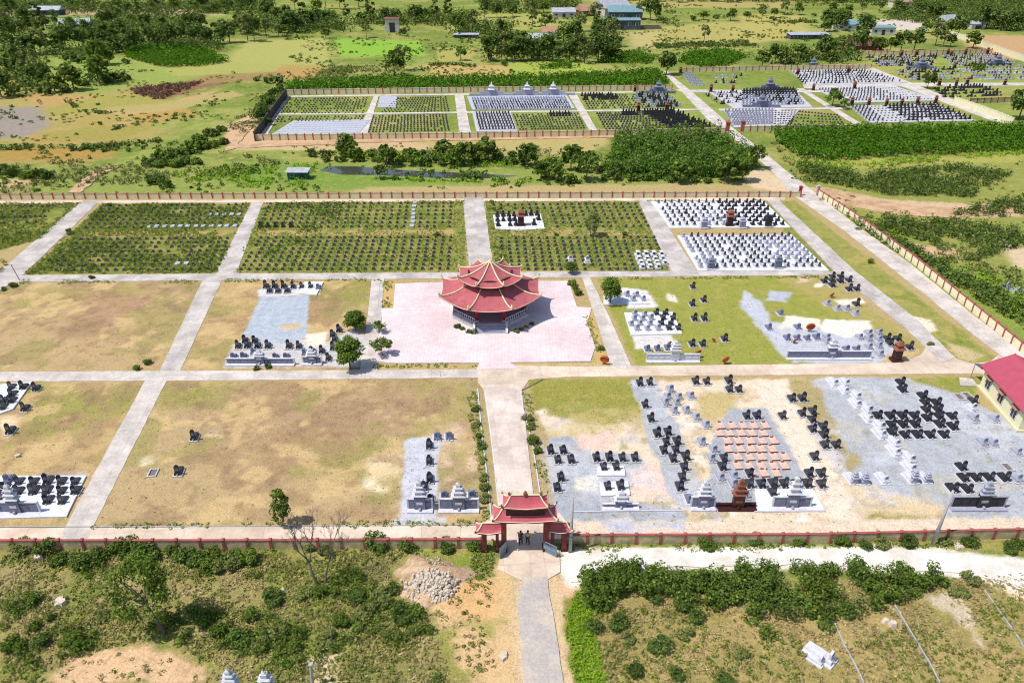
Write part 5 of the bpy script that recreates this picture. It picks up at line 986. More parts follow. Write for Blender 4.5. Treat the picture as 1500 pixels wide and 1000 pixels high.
kerb([(0, 772), (350, 771), (700, 769)], "low kerb between the front path and the dry field", .1, .12); kerb([(838, 750), (1000, 748)], "pale kerb in front of the right gravel plot", .1, .14, 'wstone'); kerb([(1105, 750), (1210, 749)], "white kerb below the white tiled pad", .1, .14, 'wstone')
kerb([(763, 573), (795, 556)], "dark kerb at the corner of the green lawn near the walk", .12, .1, 'barkdead'); kerb([(557, 410), (553, 455)], "kerb beside the short path left of the plaza", .1, .1); kerb([(577, 532.5), (701, 532)], "front kerb of the pink plaza, left half", .12, .14, 'conc'); kerb([(748, 531.5), (866, 530)], "front kerb of the pink plaza, right half", .12, .14, 'conc')
# ================================================================ sheds and houses far behind
def bld(px, py, w, d, h, wm, rm, label, rz=0, rise=.28, cat="house", lean=False, wins=0, nm="house"):
    x, y = G(px, py); t = empty(nm, (x, y, 0), rz, label, cat)
    if w > 8: w *= .74; d *= .7; h *= .72
    MB().box(0, d/2, 0, w, d, h).build("wall", M[wm], t); o = .4
    if lean: MB().add([(-w/2-o, -o, h), (w/2+o, -o, h), (w/2+o, d+o, h+rise), (-w/2-o, d+o, h+rise), (-w/2-o, -o, h-.12), (w/2+o, -o, h-.12), (w/2+o, d+o, h+rise-.12), (-w/2-o, d+o, h+rise-.12)], [(0, 1, 2, 3), (7, 6, 5, 4), (0, 4, 5, 1), (1, 5, 6, 2), (2, 6, 7, 3), (3, 7, 4, 0)]).build("roof", M[rm], t)
    else: 
        r = rise*d
        MB().add([(-w/2-o, -o, h), (w/2+o, -o, h), (w/2+o, d+o, h), (-w/2-o, d+o, h), (-w/2-o, d/2, h+r), (w/2+o, d/2, h+r)], [(0, 1, 5, 4), (2, 3, 4, 5), (0, 4, 3), (1, 2, 5), (3, 2, 1, 0)]).build("roof", M[rm], t)
    for k in range(wins):
        wx = -w/2+w*(k+.5)/wins
        if k == wins//2: MB().box(wx, -.03, 0, w/wins*.4, .1, h*.72).build("door", M['glass'], t)
        else: 
            f = MB().box(wx, -.04, h*.38, w/wins*.42, .12, h*.36).build("window", M['wstone'], t); MB().box(wx, -.1, h*.41, w/wins*.34, .06, h*.3).build("pane", M['glass'], f)
    return t
bld(436, 263.5, 4.6, 2.4, 1.9, 'greenwall', 'greysheet', "small teal green shed with a pale flat roof by the pond", .0, .25, "shed", True, 2, "shed")
bld(911, 44, 26, 8, 6.5, 'darkwall', 'tealroof', "long dark shed with teal roof edge, nearest of the hilltop group", .02, .6, "shed", True, 5, "shed")
bld(916, 30, 26, 14, 6, 'darkwall', 'tealroof', "wide teal-roofed shed behind the long dark shed", .0, 2.6, "shed", True, 4, "shed")
bld(905, 22, 26, 20, 5.5, 'whitewall', 'greysheet', "large house with blue-white gabled roof behind the teal sheds", .5, .3, "house", False, 4)
bld(826, 26, 18, 12, 4, 'whitewall', 'greysheet', "white-roofed low house at the top centre among trees", .05, .25, "house", False, 3)
bld(862, 24, 12, 12, 4, 'brownroof', 'tanroof', "small tan-roofed house left of the teal sheds", .4, .4, "house", False, 2)
bld(790, 66, 12, 9, 3.5, 'whitewall', 'greysheet', "white house half hidden in the central trees", .15, .35, "house", False, 3)
bld(805, 58, 7, 6, 3.2, 'whitewall', 'tanroof', "little red-tiled outbuilding behind the white house", .1, .4, "outbuilding", False, 1, "outbuilding")
bld(575, 48, 7, 6, 6.5, 'whitewall', 'brownroof', "narrow white wall house beside trees at top centre left", .1, .2, "house", True, 1)
bld(683, 56, 16, 5, 2.2, 'darkwall', 'greysheet', "low grey-roofed shelter in the field left of the central trees", 0, .3, "shed", True, 3, "shed")
bld(110, 46, 20, 12, 4, 'darkwall', 'greysheet', "grey-roofed barn among the trees at the upper left", .2, .35, "barn", False, 3, "barn")
bld(66, 23, 24, 10, 4, 'darkwall', 'greysheet', "long low grey roof building at the far upper left", .0, .3, "building", False, 3, "building")
bld(1186, 58, 26, 8, 3.0, 'darkwall', 'greysheet', "long low pale-roofed shed in the field at upper right", .06, .5, "shed", True, 4, "shed")
bld(1250, 45, 24, 12, 4, 'whitewall', 'tealroof', "teal-roofed building beside a big dark tree at upper right", .0, .25, "building", False, 4, "building")
bld(1293, 52, 16, 9, 5, 'whitewall', 'tealroof', "boxy grey-walled building with teal roof at upper right", .0, .5, "building", True, 3, "building")
bld(1265, 74, 22, 8, 2.6, 'brownroof', 'brownroof', "rusty low brown roof behind the farthest grave plots", .0, .4, "shed", False, 3, "shed")
bld(1322, 12, 16, 10, 5, 'whitewall', 'tanroof', "pinkish ruined wall house at the top right", .2, .3, "house", False, 2)
bld(1392, 42, 12, 9, 5, 'whitewall', 'greysheet', "small grey gable house near the far cream wall", .4, .45, "house", False, 2)
bld(1432, 43, 10, 7, 3.5, 'whitewall', 'greysheet', "tiny white-roofed house right of the grey gable house", .1, .3, "house", False, 1)
x, y = G(935, 43); t = empty("animal_pen", (x, y, 0), 0, "low grey walled pen beside the long dark shed", "pen"); mb = MB()
for a in ((0, 0, 16, .4), (0, 6, 16, .4), (-8, 3, .4, 6), (8, 3, .4, 6)): mb.box(a[0]+4, a[1], 0, a[2], a[3], 1.3)
mb.build("pen_wall", M['barkdead'], t)
# ================================================================ rubble, rocks, posts
rp = empty("rubble_pile", G(628, 878), 0, "tall heap of pale rubble and earth outside the front wall", "rubble pile")
n = 26; V = []; Fc = []
for j in range(n):
    for i_ in range(n):
        u, v = i_/(n-1)*2-1, j/(n-1)*2-1; r = math.hypot(u, v); h = max(0, 1-r**1.6)*1.5*(.75+.5*float(fbm(np.array([u*3]), np.array([v*3]), 1.2, 4)[0]))
        w_ = 1+.25*math.sin(3*math.atan2(v, u)+.7)+.15*math.sin(7*math.atan2(v, u)); V.append((u*3.3*w_, 2.4+v*2.8*w_, h*(1 if v > -.2 else .8)-.05))
for j in range(n-1):
    for i_ in range(n-1): a = j*n+i_; Fc.append((a, a+1, a+n+1, a+n))
mb = MB(); mb.add(V, Fc); mb.build("earth_mound", M['soil'], rp, True)
def rock(mb, x, y, z, s):
    a = random.uniform(0, 3.14); pts = [(x+s*math.cos(a+k*1.257+random.uniform(-.3, .3))*random.uniform(.6, 1), y+s*math.sin(a+k*1.257)*random.uniform(.6, 1)) for k in range(5)]
    mb.prism(pts, z-s*.3, z+s*random.uniform(.3, .8), random.uniform(.4, .9), x, y)
mb = MB()
for k in range(420):
    u, v = random.gauss(.05, .38), random.gauss(-.42, .28) if random.random() < .8 else random.uniform(-.9, .9)
    if u*u+v*v > .95: continue
    r = math.hypot(u, v); z = max(0, 1-r**1.6)*1.5*(.75+.5*float(fbm(np.array([u*3]), np.array([v*3]), 1.2, 4)[0])); rock(mb, u*3.1, 2.4+v*3.0, z, random.uniform(.08, .26)*(1.2 if v < 0 else .6))
o = mb.build("broken_stones", M['rubble'], rp); o["kind"] = "stuff"
for px, py, s, lb in ((738, 962, .6, "white jagged boulder beside the foreground road"), (1402, 800, .5, "pale rounded boulder in weeds by the right wall"), (1301, 914, .7, "flat white boulder in the lower right scrub"), (130, 918, .3, "small white stone among weeds at lower left"), (55, 816, .7, "pale heap of stone by the left front wall"), (90, 884, .6, "grey boulder in the dry weeds at lower left"), (413, 865, .35, "small grey stone below the bare tree"), (25, 668, .45, "pale stones heap above the lower left pad"), (487, 800, .25, "white paper-like stone beside the bare tree")):
    x, y = G(px, py); mb = MB(); z = gz(x, y)
    for k in range(5): rock(mb, random.uniform(-s, s)*.5, random.uniform(-s, s)*.5, .05, s*random.uniform(.4, .9))
    o = mb.build("boulder", M['rubble']); o.location = (x, y, z); tag(o, lb, "boulder")
x, y = G(458, 1004); t = empty("fence_post", (x, y, gz(x, y)), 0, "weathered leaning stone post at the bottom of the weeds", "post"); MB().tube([(0, 0, 0), (.15, .1, 2.6)], [.16, .13], 6).build("shaft", M['pole'], t); MB().box(.16, .1, 2.55, .34, .34, .12).build("cap", M['pole'], t)
for px, py, lb in ((675, 560, "left of the tiled walk at the middle road"), (793, 296, "dark figure-like stump beside the far wall path")):
    pass
x, y = G(645, 551); o = MB().tube([(0, 0, 0), (0, 0, 1.6)], .04, 5).build("stake", M['pole']); o.location = (x, y, 0); tag(o, "thin pale stake beside the middle road left of the walk", "stake")
x, y = G(29, 411); o = MB().tube([(0, 0, 0), (-.5, 0, 3.0)], .06, 5).build("leaning_stick", M['barkdead']); o.location = (x, y, 0); tag(o, "thin leaning bare stick at the corner of the far-left path", "stick")
# ================================================================ vegetation
def leafq(cen, rad, nper, size, flat=1.0, up=.8, elong=1.5, hollow=.55):
    cen = np.asarray(cen, float); rad = np.asarray(rad, float)
    if rad.ndim == 1: rad = np.stack([rad, rad, rad*flat], 1)
    k = len(cen); c = np.repeat(cen, nper, 0); r = np.repeat(rad, nper, 0); n = len(c)
    d = rng.normal(size=(n, 3)); d /= np.linalg.norm(d, axis=1, keepdims=True)
    rr = hollow+(1-hollow)*rng.random((n, 1))**.6
    p = c+d*r*rr
    nrm = d+rng.normal(size=(n, 3))*.55+np.array([0, 0, up]); nrm /= np.linalg.norm(nrm, axis=1, keepdims=True)
    t = np.cross(nrm, rng.normal(size=(n, 3))); t /= np.linalg.norm(t, axis=1, keepdims=True)+1e-9; b = np.cross(nrm, t)
    s = (size*(.6+.8*rng.random((n, 1))))/2; t = t*s*elong; b = b*s
    return np.stack([p-t, p-b*.9, p+t, p+b*.9], 1).reshape(-1, 3)
def crown(R, Hc, z0, nb, nper, size, spread=.75, br=.38, seed=0, gap=0, skew=(0, 0)):
    r_ = random.Random(seed); C_ = []
    for k in range(nb):
        a = r_.uniform(0, 6.283); ph = r_.uniform(-.75, 1) ; q = math.sqrt(max(0, 1-ph*ph*.85))*r_.uniform(.35, 1)**.6
        C_.append((R*spread*q*math.cos(a)+skew[0]*(ph+1)/2, R*spread*q*math.sin(a)+skew[1]*(ph+1)/2, z0+Hc*(ph*.5*spread+.5)))
    rad = [R*br*r_.uniform(.6, 1.25) for _ in C_]
    return C_, np.array([(x, x, x*.78) for x in rad]), nper, size
def tree_proto(name, R, Hc, z0, nb, nper, size, lm, trunk=.16, bark='bark', seed=1, lean=(0, 0), limbs=6, **kw):
    t = empty(name, (0, 0, 0)); t["category"] = "tree" if 'tree' in name else "shrub"
    C_, rad, npr, sz = crown(R, Hc, z0, nb, nper, size, seed=seed, skew=(0, 0), **kw); C_ = [(c[0]+lean[0], c[1]+lean[1], c[2]) for c in C_]
    fast_mesh("crown", leafq(C_, rad, npr, sz), None, M[lm], t)
    mb = MB(); zt = z0+Hc*.35; mid = (lean[0]*.45, lean[1]*.45, zt*.5); top = (lean[0]*.9, lean[1]*.9, zt)
    mb.tube([(0, 0, -.15), mid, top], [trunk, trunk*.75, trunk*.5], 6)
    for k in range(limbs):
        c = C_[(k*3) % len(C_)]; s = .5+.5*k/max(1, limbs); st = tuple(mid[i]+(top[i]-mid[i])*s for i in range(3)); md = tuple((st[i]+c[i])/2+(.1*R if i == 2 else 0) for i in range(3))
        mb.tube([st, md, c], [trunk*.42, trunk*.26, trunk*.1], 5)
    mb.build("trunk", M[bark], t)
    return Proto(t)
# near trees
rt = tree_proto("round_tree", 1.55, 2.5, .7, 34, 110, .17, 'leafA', .1, seed=3, br=.42)
def putg(pr, px, py, rz, lb, gp=None, sc=1.0, cat="tree"):
    x, y = G(px, py); return pr.put((x, y, gz(x, y)), rz, lb, gp, sc, cat)
putg(rt, 513, 540, 0, "round bright green tree with dense crown nearest the middle road", None, (1.3, 1.3, 1.5))
putg(rt, 521, 484, 1.3, "round bushy tree behind the densest tree left of the plaza", None, (1.12, 1.12, .95))
putg(rt, 894, 445, 2.2, "round green tree beside the white pad right of the plaza", None, (1.05, 1.05, 1.4)); putg(rt, 836, 401, 3, "small round bright tree at the back corner of the plaza", None, .68)
yt = tree_proto("small_tree", 1.35, 1.2, 1.0, 14, 60, .17, 'leafA', .07, seed=8, br=.34, limbs=8)
putg(yt, 560, 521, 0, "thin spreading young tree at the left edge of the plaza, nearer", None, 1.2); putg(yt, 556, 487, 2, "thin spreading young tree at the left edge of the plaza, farther", None, .85)
cs = tree_proto("conifer_tree", 1.3, 4.0, .5, 30, 60, .16, 'leafD', .08, seed=5, br=.34, spread=.8); putg(cs, 865, 346, 0, "lone feathery dark tree among headstones behind the pavilion", None, (1.2, 1.2, 1.15))
ta = tree_proto("leaning_tree", 2.3, 4.6, 1.7, 46, 70, .17, 'leafA', .17, seed=12, lean=(-1.2, .3), br=.34, spread=.95, limbs=14); putg(ta, 242, 928, 0, "feathery green tree with leaning dark trunk in the left foreground scrub", None, (1.02, 1.02, 1.3))
tl = tree_proto("slim_tree", .95, 3.9, .2, 70, 26, .15, 'leafA', .06, seed=14, br=.30, spread=.95); putg(tl, 415, 770, 0, "slim upright young green tree inside the front wall at left", None, (1.0, 1.0, 1.15))
bt = empty("bare_tree", G(466, 856), 0, "leafless double-trunked tree leaning over the front wall at left", "tree"); mb = MB(); rb = random.Random(4)
def branch(mb, p, d, L, r, n):
    q = p+d*L; m = p+d*L*.5+Vector((rb.uniform(-.1, .1), rb.uniform(-.1, .1), .02))*L*.5; mb.tube([p, m, q], [r, r*.8, r*.6], 5)
    if n == 0: return
    for _ in range(3 if n > 1 else 4):
        nd = (d+Vector((rb.uniform(-.65, .65), rb.uniform(-.5, .5), rb.uniform(-.1, .45)))).normalized(); branch(mb, q, nd, L*rb.uniform(.6, .8), r*.55, n-1)
branch(mb, Vector((0, 0, -.1)), Vector((-.22, .1, 1)).normalized(), 2.0, .11, 5); branch(mb, Vector((.45, .2, -.1)), Vector((.28, .1, 1)).normalized(), 1.9, .095, 5); mb.build("trunk", M['barkdead'], bt); bt.scale = (1.25, 1.25, 1.4)
# shrubs
SH = [tree_proto("shrub", .8, .9, .0, 12, 95, .13, 'leafB', .04, seed=21, limbs=3, br=.5), tree_proto("shrub", .75, .8, .0, 10, 100, .12, 'leafA', .04, seed=22, limbs=3, br=.5), tree_proto("shrub", .85, .7, .0, 10, 90, .12, 'leafD', .04, seed=23, limbs=3, br=.5)]
shr = [("walk's left strip", "shrubs along the left of the tiled walk", [(697, 601), (698, 624), (702, 640), (705, 655), (706, 676), (709, 701), (710, 716), (711, 732)], .75), ("walk's right strip", "shrubs along the right of the tiled walk", [(772, 614), (778, 626), (781, 648), (787, 662)], .85),
       ("plaza's right bed", "shrubs in the bed right of the plaza", [(847, 432), (843, 424), (880, 512), (838, 418)], .9), ("pavilion plinth", "shrubs around the pavilion plinth", [(670, 480), (677, 483), (686, 487), (693, 488), (756, 487), (764, 484), (771, 480), (779, 476)], .62),
       ("front wall, left", "shrubs outside the front wall on the left", [(68, 806), (88, 824), (102, 818), (120, 826), (148, 815), (178, 808), (192, 806), (205, 812), (215, 818), (255, 812), (272, 818), (290, 824), (306, 830), (330, 834), (340, 826), (365, 822), (30, 807), (552, 800), (598, 803), (655, 803), (695, 803)], 1.25),
       ("front wall, right", "shrubs outside the front wall on the right", [(1028, 800), (1040, 803), (1105, 794), (1170, 798), (1232, 797), (1262, 797), (1290, 798), (1330, 796), (1385, 796), (1420, 797), (1478, 806), (1492, 800), (1268, 802)], .95),
       ("dry left plots", "small shrubs by the left paths", [(201, 541), (217, 533), (376, 541), (393, 538), (102, 340), (104, 343), (135, 408), (20, 420), (6, 425)], .75),
       ("left foreground scrub", "shrubs in the left foreground", [(150, 905), (283, 900), (300, 915), (320, 930), (470, 870), (445, 872), (560, 880), (574, 866), (590, 905), (540, 900), (610, 900), (20, 950), (60, 940), (110, 945), (450, 800), (478, 812), (25, 890), (50, 880), (352, 940), (385, 945), (410, 930), (480, 940), (500, 915), (525, 875), (400, 880), (370, 905)], 1.15),
       ("lower right field", "shrubs in the lower right field", [(885, 890), (905, 915), (960, 880), (1000, 890), (1085, 960), (920, 935), (930, 985), (990, 990), (1060, 1000), (1240, 900), (1420, 850), (1402, 870), (870, 920), (1005, 930), (1020, 905), (965, 950)], .95),
       ("far wall weeds", "small shrubs near the far wall", [(1362, 505), (815, 345), (640, 345), (1275, 385), (915, 345), (1060, 320), (1052, 322), (720, 296), (620, 297), (160, 302)], .7)]
for zone, gp, L, s in shr:
    for k, p in enumerate(sorted(L)):
        v = [0, 1, 2][random.choice([0, 0, 1, 2]) if 'plaza' not in zone else random.choice([0, 1])]
        putg(SH[v], p[0], p[1], random.uniform(0, 6), "%s shrub, %s from left, %s" % (["dark green", "bright green", "olive green"][v], onth(k+1), zone), gp, s*random.uniform(.75, 1.25), "shrub")
# far tree prototypes: several shapes for each look
FT = {}
for kd, lm, args in (('b', 'leafB', (3.6, 6.2, 2.0, 20, 26, .75)), ('t', 'leafB', (2.6, 8.5, 2.6, 16, 22, .7)), ('o', 'leafD', (3.4, 6.8, 2.4, 14, 22, .7)), ('g', 'leafA', (3.2, 5.0, 1.2, 16, 26, .7)), ('s', 'leafB', (2.0, 2.4, .0, 10, 24, .5)), ('l', 'leafA', (1.9, 2.0, .0, 9, 24, .5))):
    FT[kd] = [tree_proto("shrub" if kd in 'sl' else "tree", *args, lm, .2, seed=40+7*k+ord(kd), br=.36 if kd not in 'to' else .3, limbs=5) for k in range(3)]
KN = dict(b="broad dark tree", t="tall narrow tree", o="open olive tree", g="bright green tree", s="dark bush", l="bright bush")
BANDS = [
 ("far upper-left corner", "bbto", [(0, 60, 50, 55, 6), (0, 24, 22, 28, 3), (0, 84, 70, 78, 8), (0, 38, 60, 40, 4)], 1.0),
 ("upper left by the grey barns", "bogt", [(60, 38, 130, 52, 6), (95, 14, 240, 24, 11), (140, 45, 200, 38, 5)], .95),
 ("left edge above brown patch", "otb", [(20, 112, 70, 130, 7), (0, 142, 12, 140, 2), (10, 100, 45, 104, 3)], 1.0),
 ("left bushy line", "sslg", [(66, 138, 115, 132, 7), (110, 128, 190, 118, 9), (100, 92, 190, 96, 7), (45, 80, 90, 76, 5)], 1.1),
 ("wood left of the bright plantation", "bbgt", [(60, 76, 140, 70, 8), (140, 74, 210, 80, 9), (160, 58, 330, 66, 15), (150, 68, 260, 72, 9)], .9),
 ("wood right of the plantation", "btog", [(280, 44, 400, 56, 12), (330, 62, 385, 61, 4), (250, 18, 400, 14, 12)], .95),
 ("top row behind the green field", "bbtg", [(385, 30, 500, 36, 12), (400, 50, 470, 40, 7), (500, 36, 690, 32, 15), (420, 16, 540, 12, 8)], .95),
 ("field edge, top middle", "go", [(400, 54, 422, 54, 3), (460, 56, 480, 55, 2), (523, 53, 540, 55, 2), (584, 52, 600, 54, 3)], .7),
 ("top centre", "btgo", [(700, 26, 800, 20, 8), (655, 45, 742, 54, 7), (765, 40, 805, 40, 3), (690, 15, 850, 8, 8)], .95),
 ("dense central wood", "bgbo", [(705, 90, 915, 92, 18), (720, 80, 905, 80, 14), (820, 62, 900, 68, 6), (845, 48, 905, 56, 5), (740, 70, 770, 72, 4)], .95),
 ("beside hilltop sheds", "obt", [(930, 28, 975, 34, 4), (866, 12, 895, 14, 3), (900, 5, 1100, 2, 8), (870, 34, 880, 40, 2)], 1.1),
 ("top right field edge", "ogs", [(1005, 30, 1145, 30, 11), (1100, 26, 1290, 18, 14)], .85),
 ("around teal buildings", "bgb", [(1200, 48, 1232, 46, 4), (1256, 60, 1266, 60, 2), (1205, 42, 1240, 38, 4)], 1.05),
 ("behind farthest graves", "bgo", [(1222, 72, 1262, 80, 5), (1282, 74, 1342, 77, 6), (1366, 68, 1402, 68, 4), (1422, 72, 1428, 66, 2), (1352, 48, 1394, 52, 4)], .85),
 ("far upper-right corner", "bbtg", [(1300, 22, 1385, 30, 8), (1400, 40, 1510, 46, 12), (1220, 6, 1510, 6, 18), (1390, 55, 1405, 52, 1)], .95),
 ("beside the far right graves", "sgb", [(1110, 97, 1220, 88, 12), (1180, 85, 1240, 78, 6)], .8),
 ("pond bank", "sslg", [(470, 236, 780, 240, 22), (560, 243, 690, 246, 8), (445, 226, 520, 232, 6), (500, 228, 780, 226, 14)], .72),
 ("below the middle wood", "slsg", [(770, 245, 900, 252, 9), (780, 265, 1100, 268, 14), (1060, 255, 1110, 245, 5)], .8),
 ("left of the middle cemetery", "ssl", [(375, 170, 392, 186, 5), (385, 150, 415, 130, 8), (360, 120, 420, 122, 5), (380, 160, 400, 150, 5)], .9),
 ("slope beyond the far wall", "sll", [(230, 235, 330, 210, 16), (210, 245, 290, 240, 9), (280, 215, 330, 190, 8), (0, 256, 70, 262, 7), (215, 262, 250, 275, 3)], .85)]
for zone, kinds, segs, s in BANDS:
    pts = []
    for x0, y0, x1, y1, n in segs:
        n = max(1, round(n*.66)) if y0 < 150 else n
        for k in range(n):
            f = (k+random.uniform(.1, .9))/n; px, py = x0+(x1-x0)*f, y0+(y1-y0)*f+random.uniform(-2, 2)*(1 if y0 < 150 else 1.5); pts.append((px, py, random.choice(kinds)))
    pts.sort()
    for k, (px, py, kd) in enumerate(pts):
        q = s*random.uniform(.75, 1.3)*(1.12 if y0 < 95 else 1); FT[kd][random.randrange(3)].put(G(px, max(py, -12)), random.uniform(0, 6.28), "%s, %s from left, %s" % (KN[kd], onth(k+1), zone), "trees and bushes, "+zone, (q, q, q*random.uniform(.85, 1.15)), "bush" if kd in 'sl' else "tree")
for px, py, kd, s, lb in [(578, 112, 'g', 1.5, "large bushy tree alone behind the hedge of the middle cemetery"), (592, 104, 'o', 1.1, "open tree leaning beside the large bushy tree in the field"), (675, 89, 'g', .9, "lone round tree in the field right of the lime green field"), (1031, 62, 'o', .85, "lone thin tree in the pale field at upper right"), (976, 110, 'b', 1.1, "big dark tree where the straight road ends"),
                          (1219, 156, 'g', .9, "round bright tree among far graves, larger of two"), (1236, 160, 'g', .55, "smaller bright tree beside the larger one among far graves"), (1358, 130, 'b', .75, "dark round tree beside the far cross path"), (1492, 175, 'b', 1.2, "large dark tree at the right edge by the dirt field"), (711, 232, 't', .55, "dark pointed tree leaning on the dry bank above the pond"), (797, 256, 'g', .6, "green tree at the right end of the pond"), (650, 232, 'l', .9, "rounded bush above the middle of the pond"), (557, 262, 'g', .55, "green bush tree at the near edge of the pond"), (694, 262, 's', .9, "dark bush at the near right edge of the pond"), (386, 178, 'b', .6, "dark tree left of the middle cemetery's dark wall"), (1430, 112, 'g', .8, "bright tree among the farthest grave plots")]:
    FT[kd][0].put(G(px, py), random.uniform(0, 6), lb, None, s, "tree")
# masses of foliage nobody could count
def inside(poly, step, jit=.45):
    g = GP(poly); x0, y0 = g.min(0); x1, y1 = g.max(0); a, b = np.meshgrid(np.arange(x0, x1, step), np.arange(y0, y1, step)); a = a.ravel()+rng.uniform(-jit, jit, a.size)*step; b = b.ravel()+rng.uniform(-jit, jit, b.size)*step
    k = sdf(a, b, g)+(fbm(a, b, 4, 50)-.5)*step*1.5 > 0; return a[k], b[k]
AVOID = [(GP([(135, 955), (215, 940), (260, 950), (330, 1005), (130, 1010), (60, 990)]), .93), (GP([(620, 885), (715, 845), (740, 812), (765, 880), (772, 1040), (690, 1040), (650, 960)]), .75), (GP([(572, 830), (600, 806), (684, 812), (684, 862), (620, 892), (580, 875)]), 1.0), (GP([(950, 905), (1080, 905), (1180, 960), (1300, 960), (1500, 900), (1500, 1000), (900, 1000)]), .45), (GP([(60, 850), (190, 840), (330, 860), (420, 880), (220, 900), (100, 880)]), .5), (GP([(1345, 870), (1400, 868), (1445, 950), (1400, 930)]), .9)]
def mass(name, polys, step, rr, hh, nper, size, lm, label, thr=None, cat="thicket", flat=.8, rows=False, ground=False, nb=1, zs=1.0):
    Vs = []
    for poly in polys:
        a, b = inside(poly, step, .12 if rows else .45)
        if ground:
            k = np.ones(len(a), bool)
            for av, pr in AVOID: k &= ~((sdf(a, b, av) > -.2) & (rng.random(len(a)) < pr))
            a, b = a[k], b[k]
        if thr: k = fbm(a, b, thr[0], 60) > thr[1]; a, b = a[k], b[k]
        n = len(a)
        if n == 0: continue
        for j in range(nb):
            r = rng.uniform(rr[0], rr[1], n); h = rng.uniform(hh[0], hh[1], n)
            z = h*(.5 if nb == 1 else (j+.6)/nb); ca_ = a+rng.uniform(-.35, .35, n)*r*(nb > 1); cb = b+rng.uniform(-.35, .35, n)*r*(nb > 1)
            if ground: z = z+np.array([gz(q, w) for q, w in zip(ca_, cb)])
            Vs.append(leafq(np.stack([ca_, cb, z], 1), np.stack([r, r, h*(.55 if nb == 1 else .4)], 1), nper, size, elong=1.5*zs))
    o = fast_mesh(name, np.concatenate(Vs), None, M[lm]); tag(o, label, cat, kind="stuff"); return o
mass("young_plantation", [[(420, 134), (425, 122), (560, 116), (780, 112), (790, 122), (975, 118), (980, 128), (700, 131)], [(785, 124), (790, 112), (900, 108), (965, 104), (980, 122)], [(878, 93), (885, 84), (930, 78), (962, 86), (950, 94)], [(992, 92), (1010, 78), (1060, 74), (1095, 84), (1070, 97), (1030, 100)], [(785, 103), (800, 97), (835, 95), (840, 100)],
      [(182, 84), (190, 72), (240, 66), (300, 72), (335, 92), (290, 98), (240, 100)]], 1.9, (.9, 1.4), (1.6, 2.6), 20, .55, 'leafC', "bright green rows of young acacia trees behind the cemeteries", cat="plantation", rows=True)
mass("plantation_block", [[(1126, 195), (1190, 190), (1500, 186), (1620, 192), (1620, 222), (1500, 222), (1350, 228), (1200, 236), (1170, 235)]], 1.45, (.8, 1.3), (1.8, 2.8), 26, .42, 'leafC', "dense bright green plantation block right of the straight road", cat="plantation")
mass("woodland", [[(888, 238), (905, 212), (960, 204), (1040, 204), (1080, 222), (1108, 244), (1060, 262), (960, 266), (880, 256)]], 2.5, (1.3, 2.0), (2.2, 4.6), 120, .36, 'leafG', "rounded dark green wood between the cemetery and the straight road", cat="wood", nb=2)
mass("woodland_crowns", [[(888, 238), (905, 212), (960, 204), (1040, 204), (1080, 222), (1108, 244), (1060, 262), (960, 266), (880, 256)]], 4.2, (1.5, 2.2), (4.6, 6.4), 140, .36, 'leafB', "taller rounded crowns rising out of the wood beside the straight road", (6, .47), cat="wood")
mass("bright_undergrowth", [[(1150, 232), (1250, 240), (1350, 230), (1500, 222), (1500, 228), (1350, 240), (1250, 250), (1180, 252)], [(1330, 372), (1400, 408), (1470, 455), (1530, 505), (1530, 465), (1470, 412), (1380, 375)], [(1260, 322), (1330, 362), (1335, 350), (1290, 325)], [(480, 222), (760, 232), (860, 240), (700, 246), (520, 236)], [(490, 258), (680, 264), (780, 262), (780, 268), (600, 267)], [(250, 255), (470, 240), (440, 275), (280, 275)]], 1.5, (.5, 1.0), (.6, 1.2), 22, .3, 'leafE', "lime green undergrowth on the edges of the thickets", (6, .42))
mass("scrub_thicket", [[(1180, 245), (1280, 255), (1400, 245), (1480, 255), (1420, 290), (1300, 285), (1200, 268)], [(1290, 318), (1400, 325), (1500, 340), (1500, 360), (1420, 385), (1340, 350), (1280, 335)], [(1400, 315), (1520, 320), (1520, 290), (1440, 300)], [(1250, 325), (1330, 360), (1400, 400), (1500, 450), (1500, 480), (1380, 410), (1280, 345)], [(1160, 240), (1200, 248), (1230, 262), (1190, 268)]], 1.3, (.7, 1.3), (1.0, 2.2), 40, .3, 'leafB', "dark scrub on the slope beyond the sunlit right wall", (7, .34))
mass("olive_scrub", [[(1200, 290), (1300, 320), (1500, 400), (1560, 500), (1400, 420), (1250, 335)], [(1130, 205), (1160, 240), (1200, 275), (1160, 262)], [(420, 120), (560, 116), (600, 95), (480, 100)], [(330, 190), (420, 125), (430, 135), (370, 200)], [(0, 245), (330, 222), (430, 240), (330, 262), (120, 275), (0, 284)], [(500, 216), (880, 220), (880, 236), (600, 232)]], 1.7, (.5, 1.1), (.5, 1.3), 22, .32, 'leafD', "loose olive green scrub on the dry slopes", (6, .46))
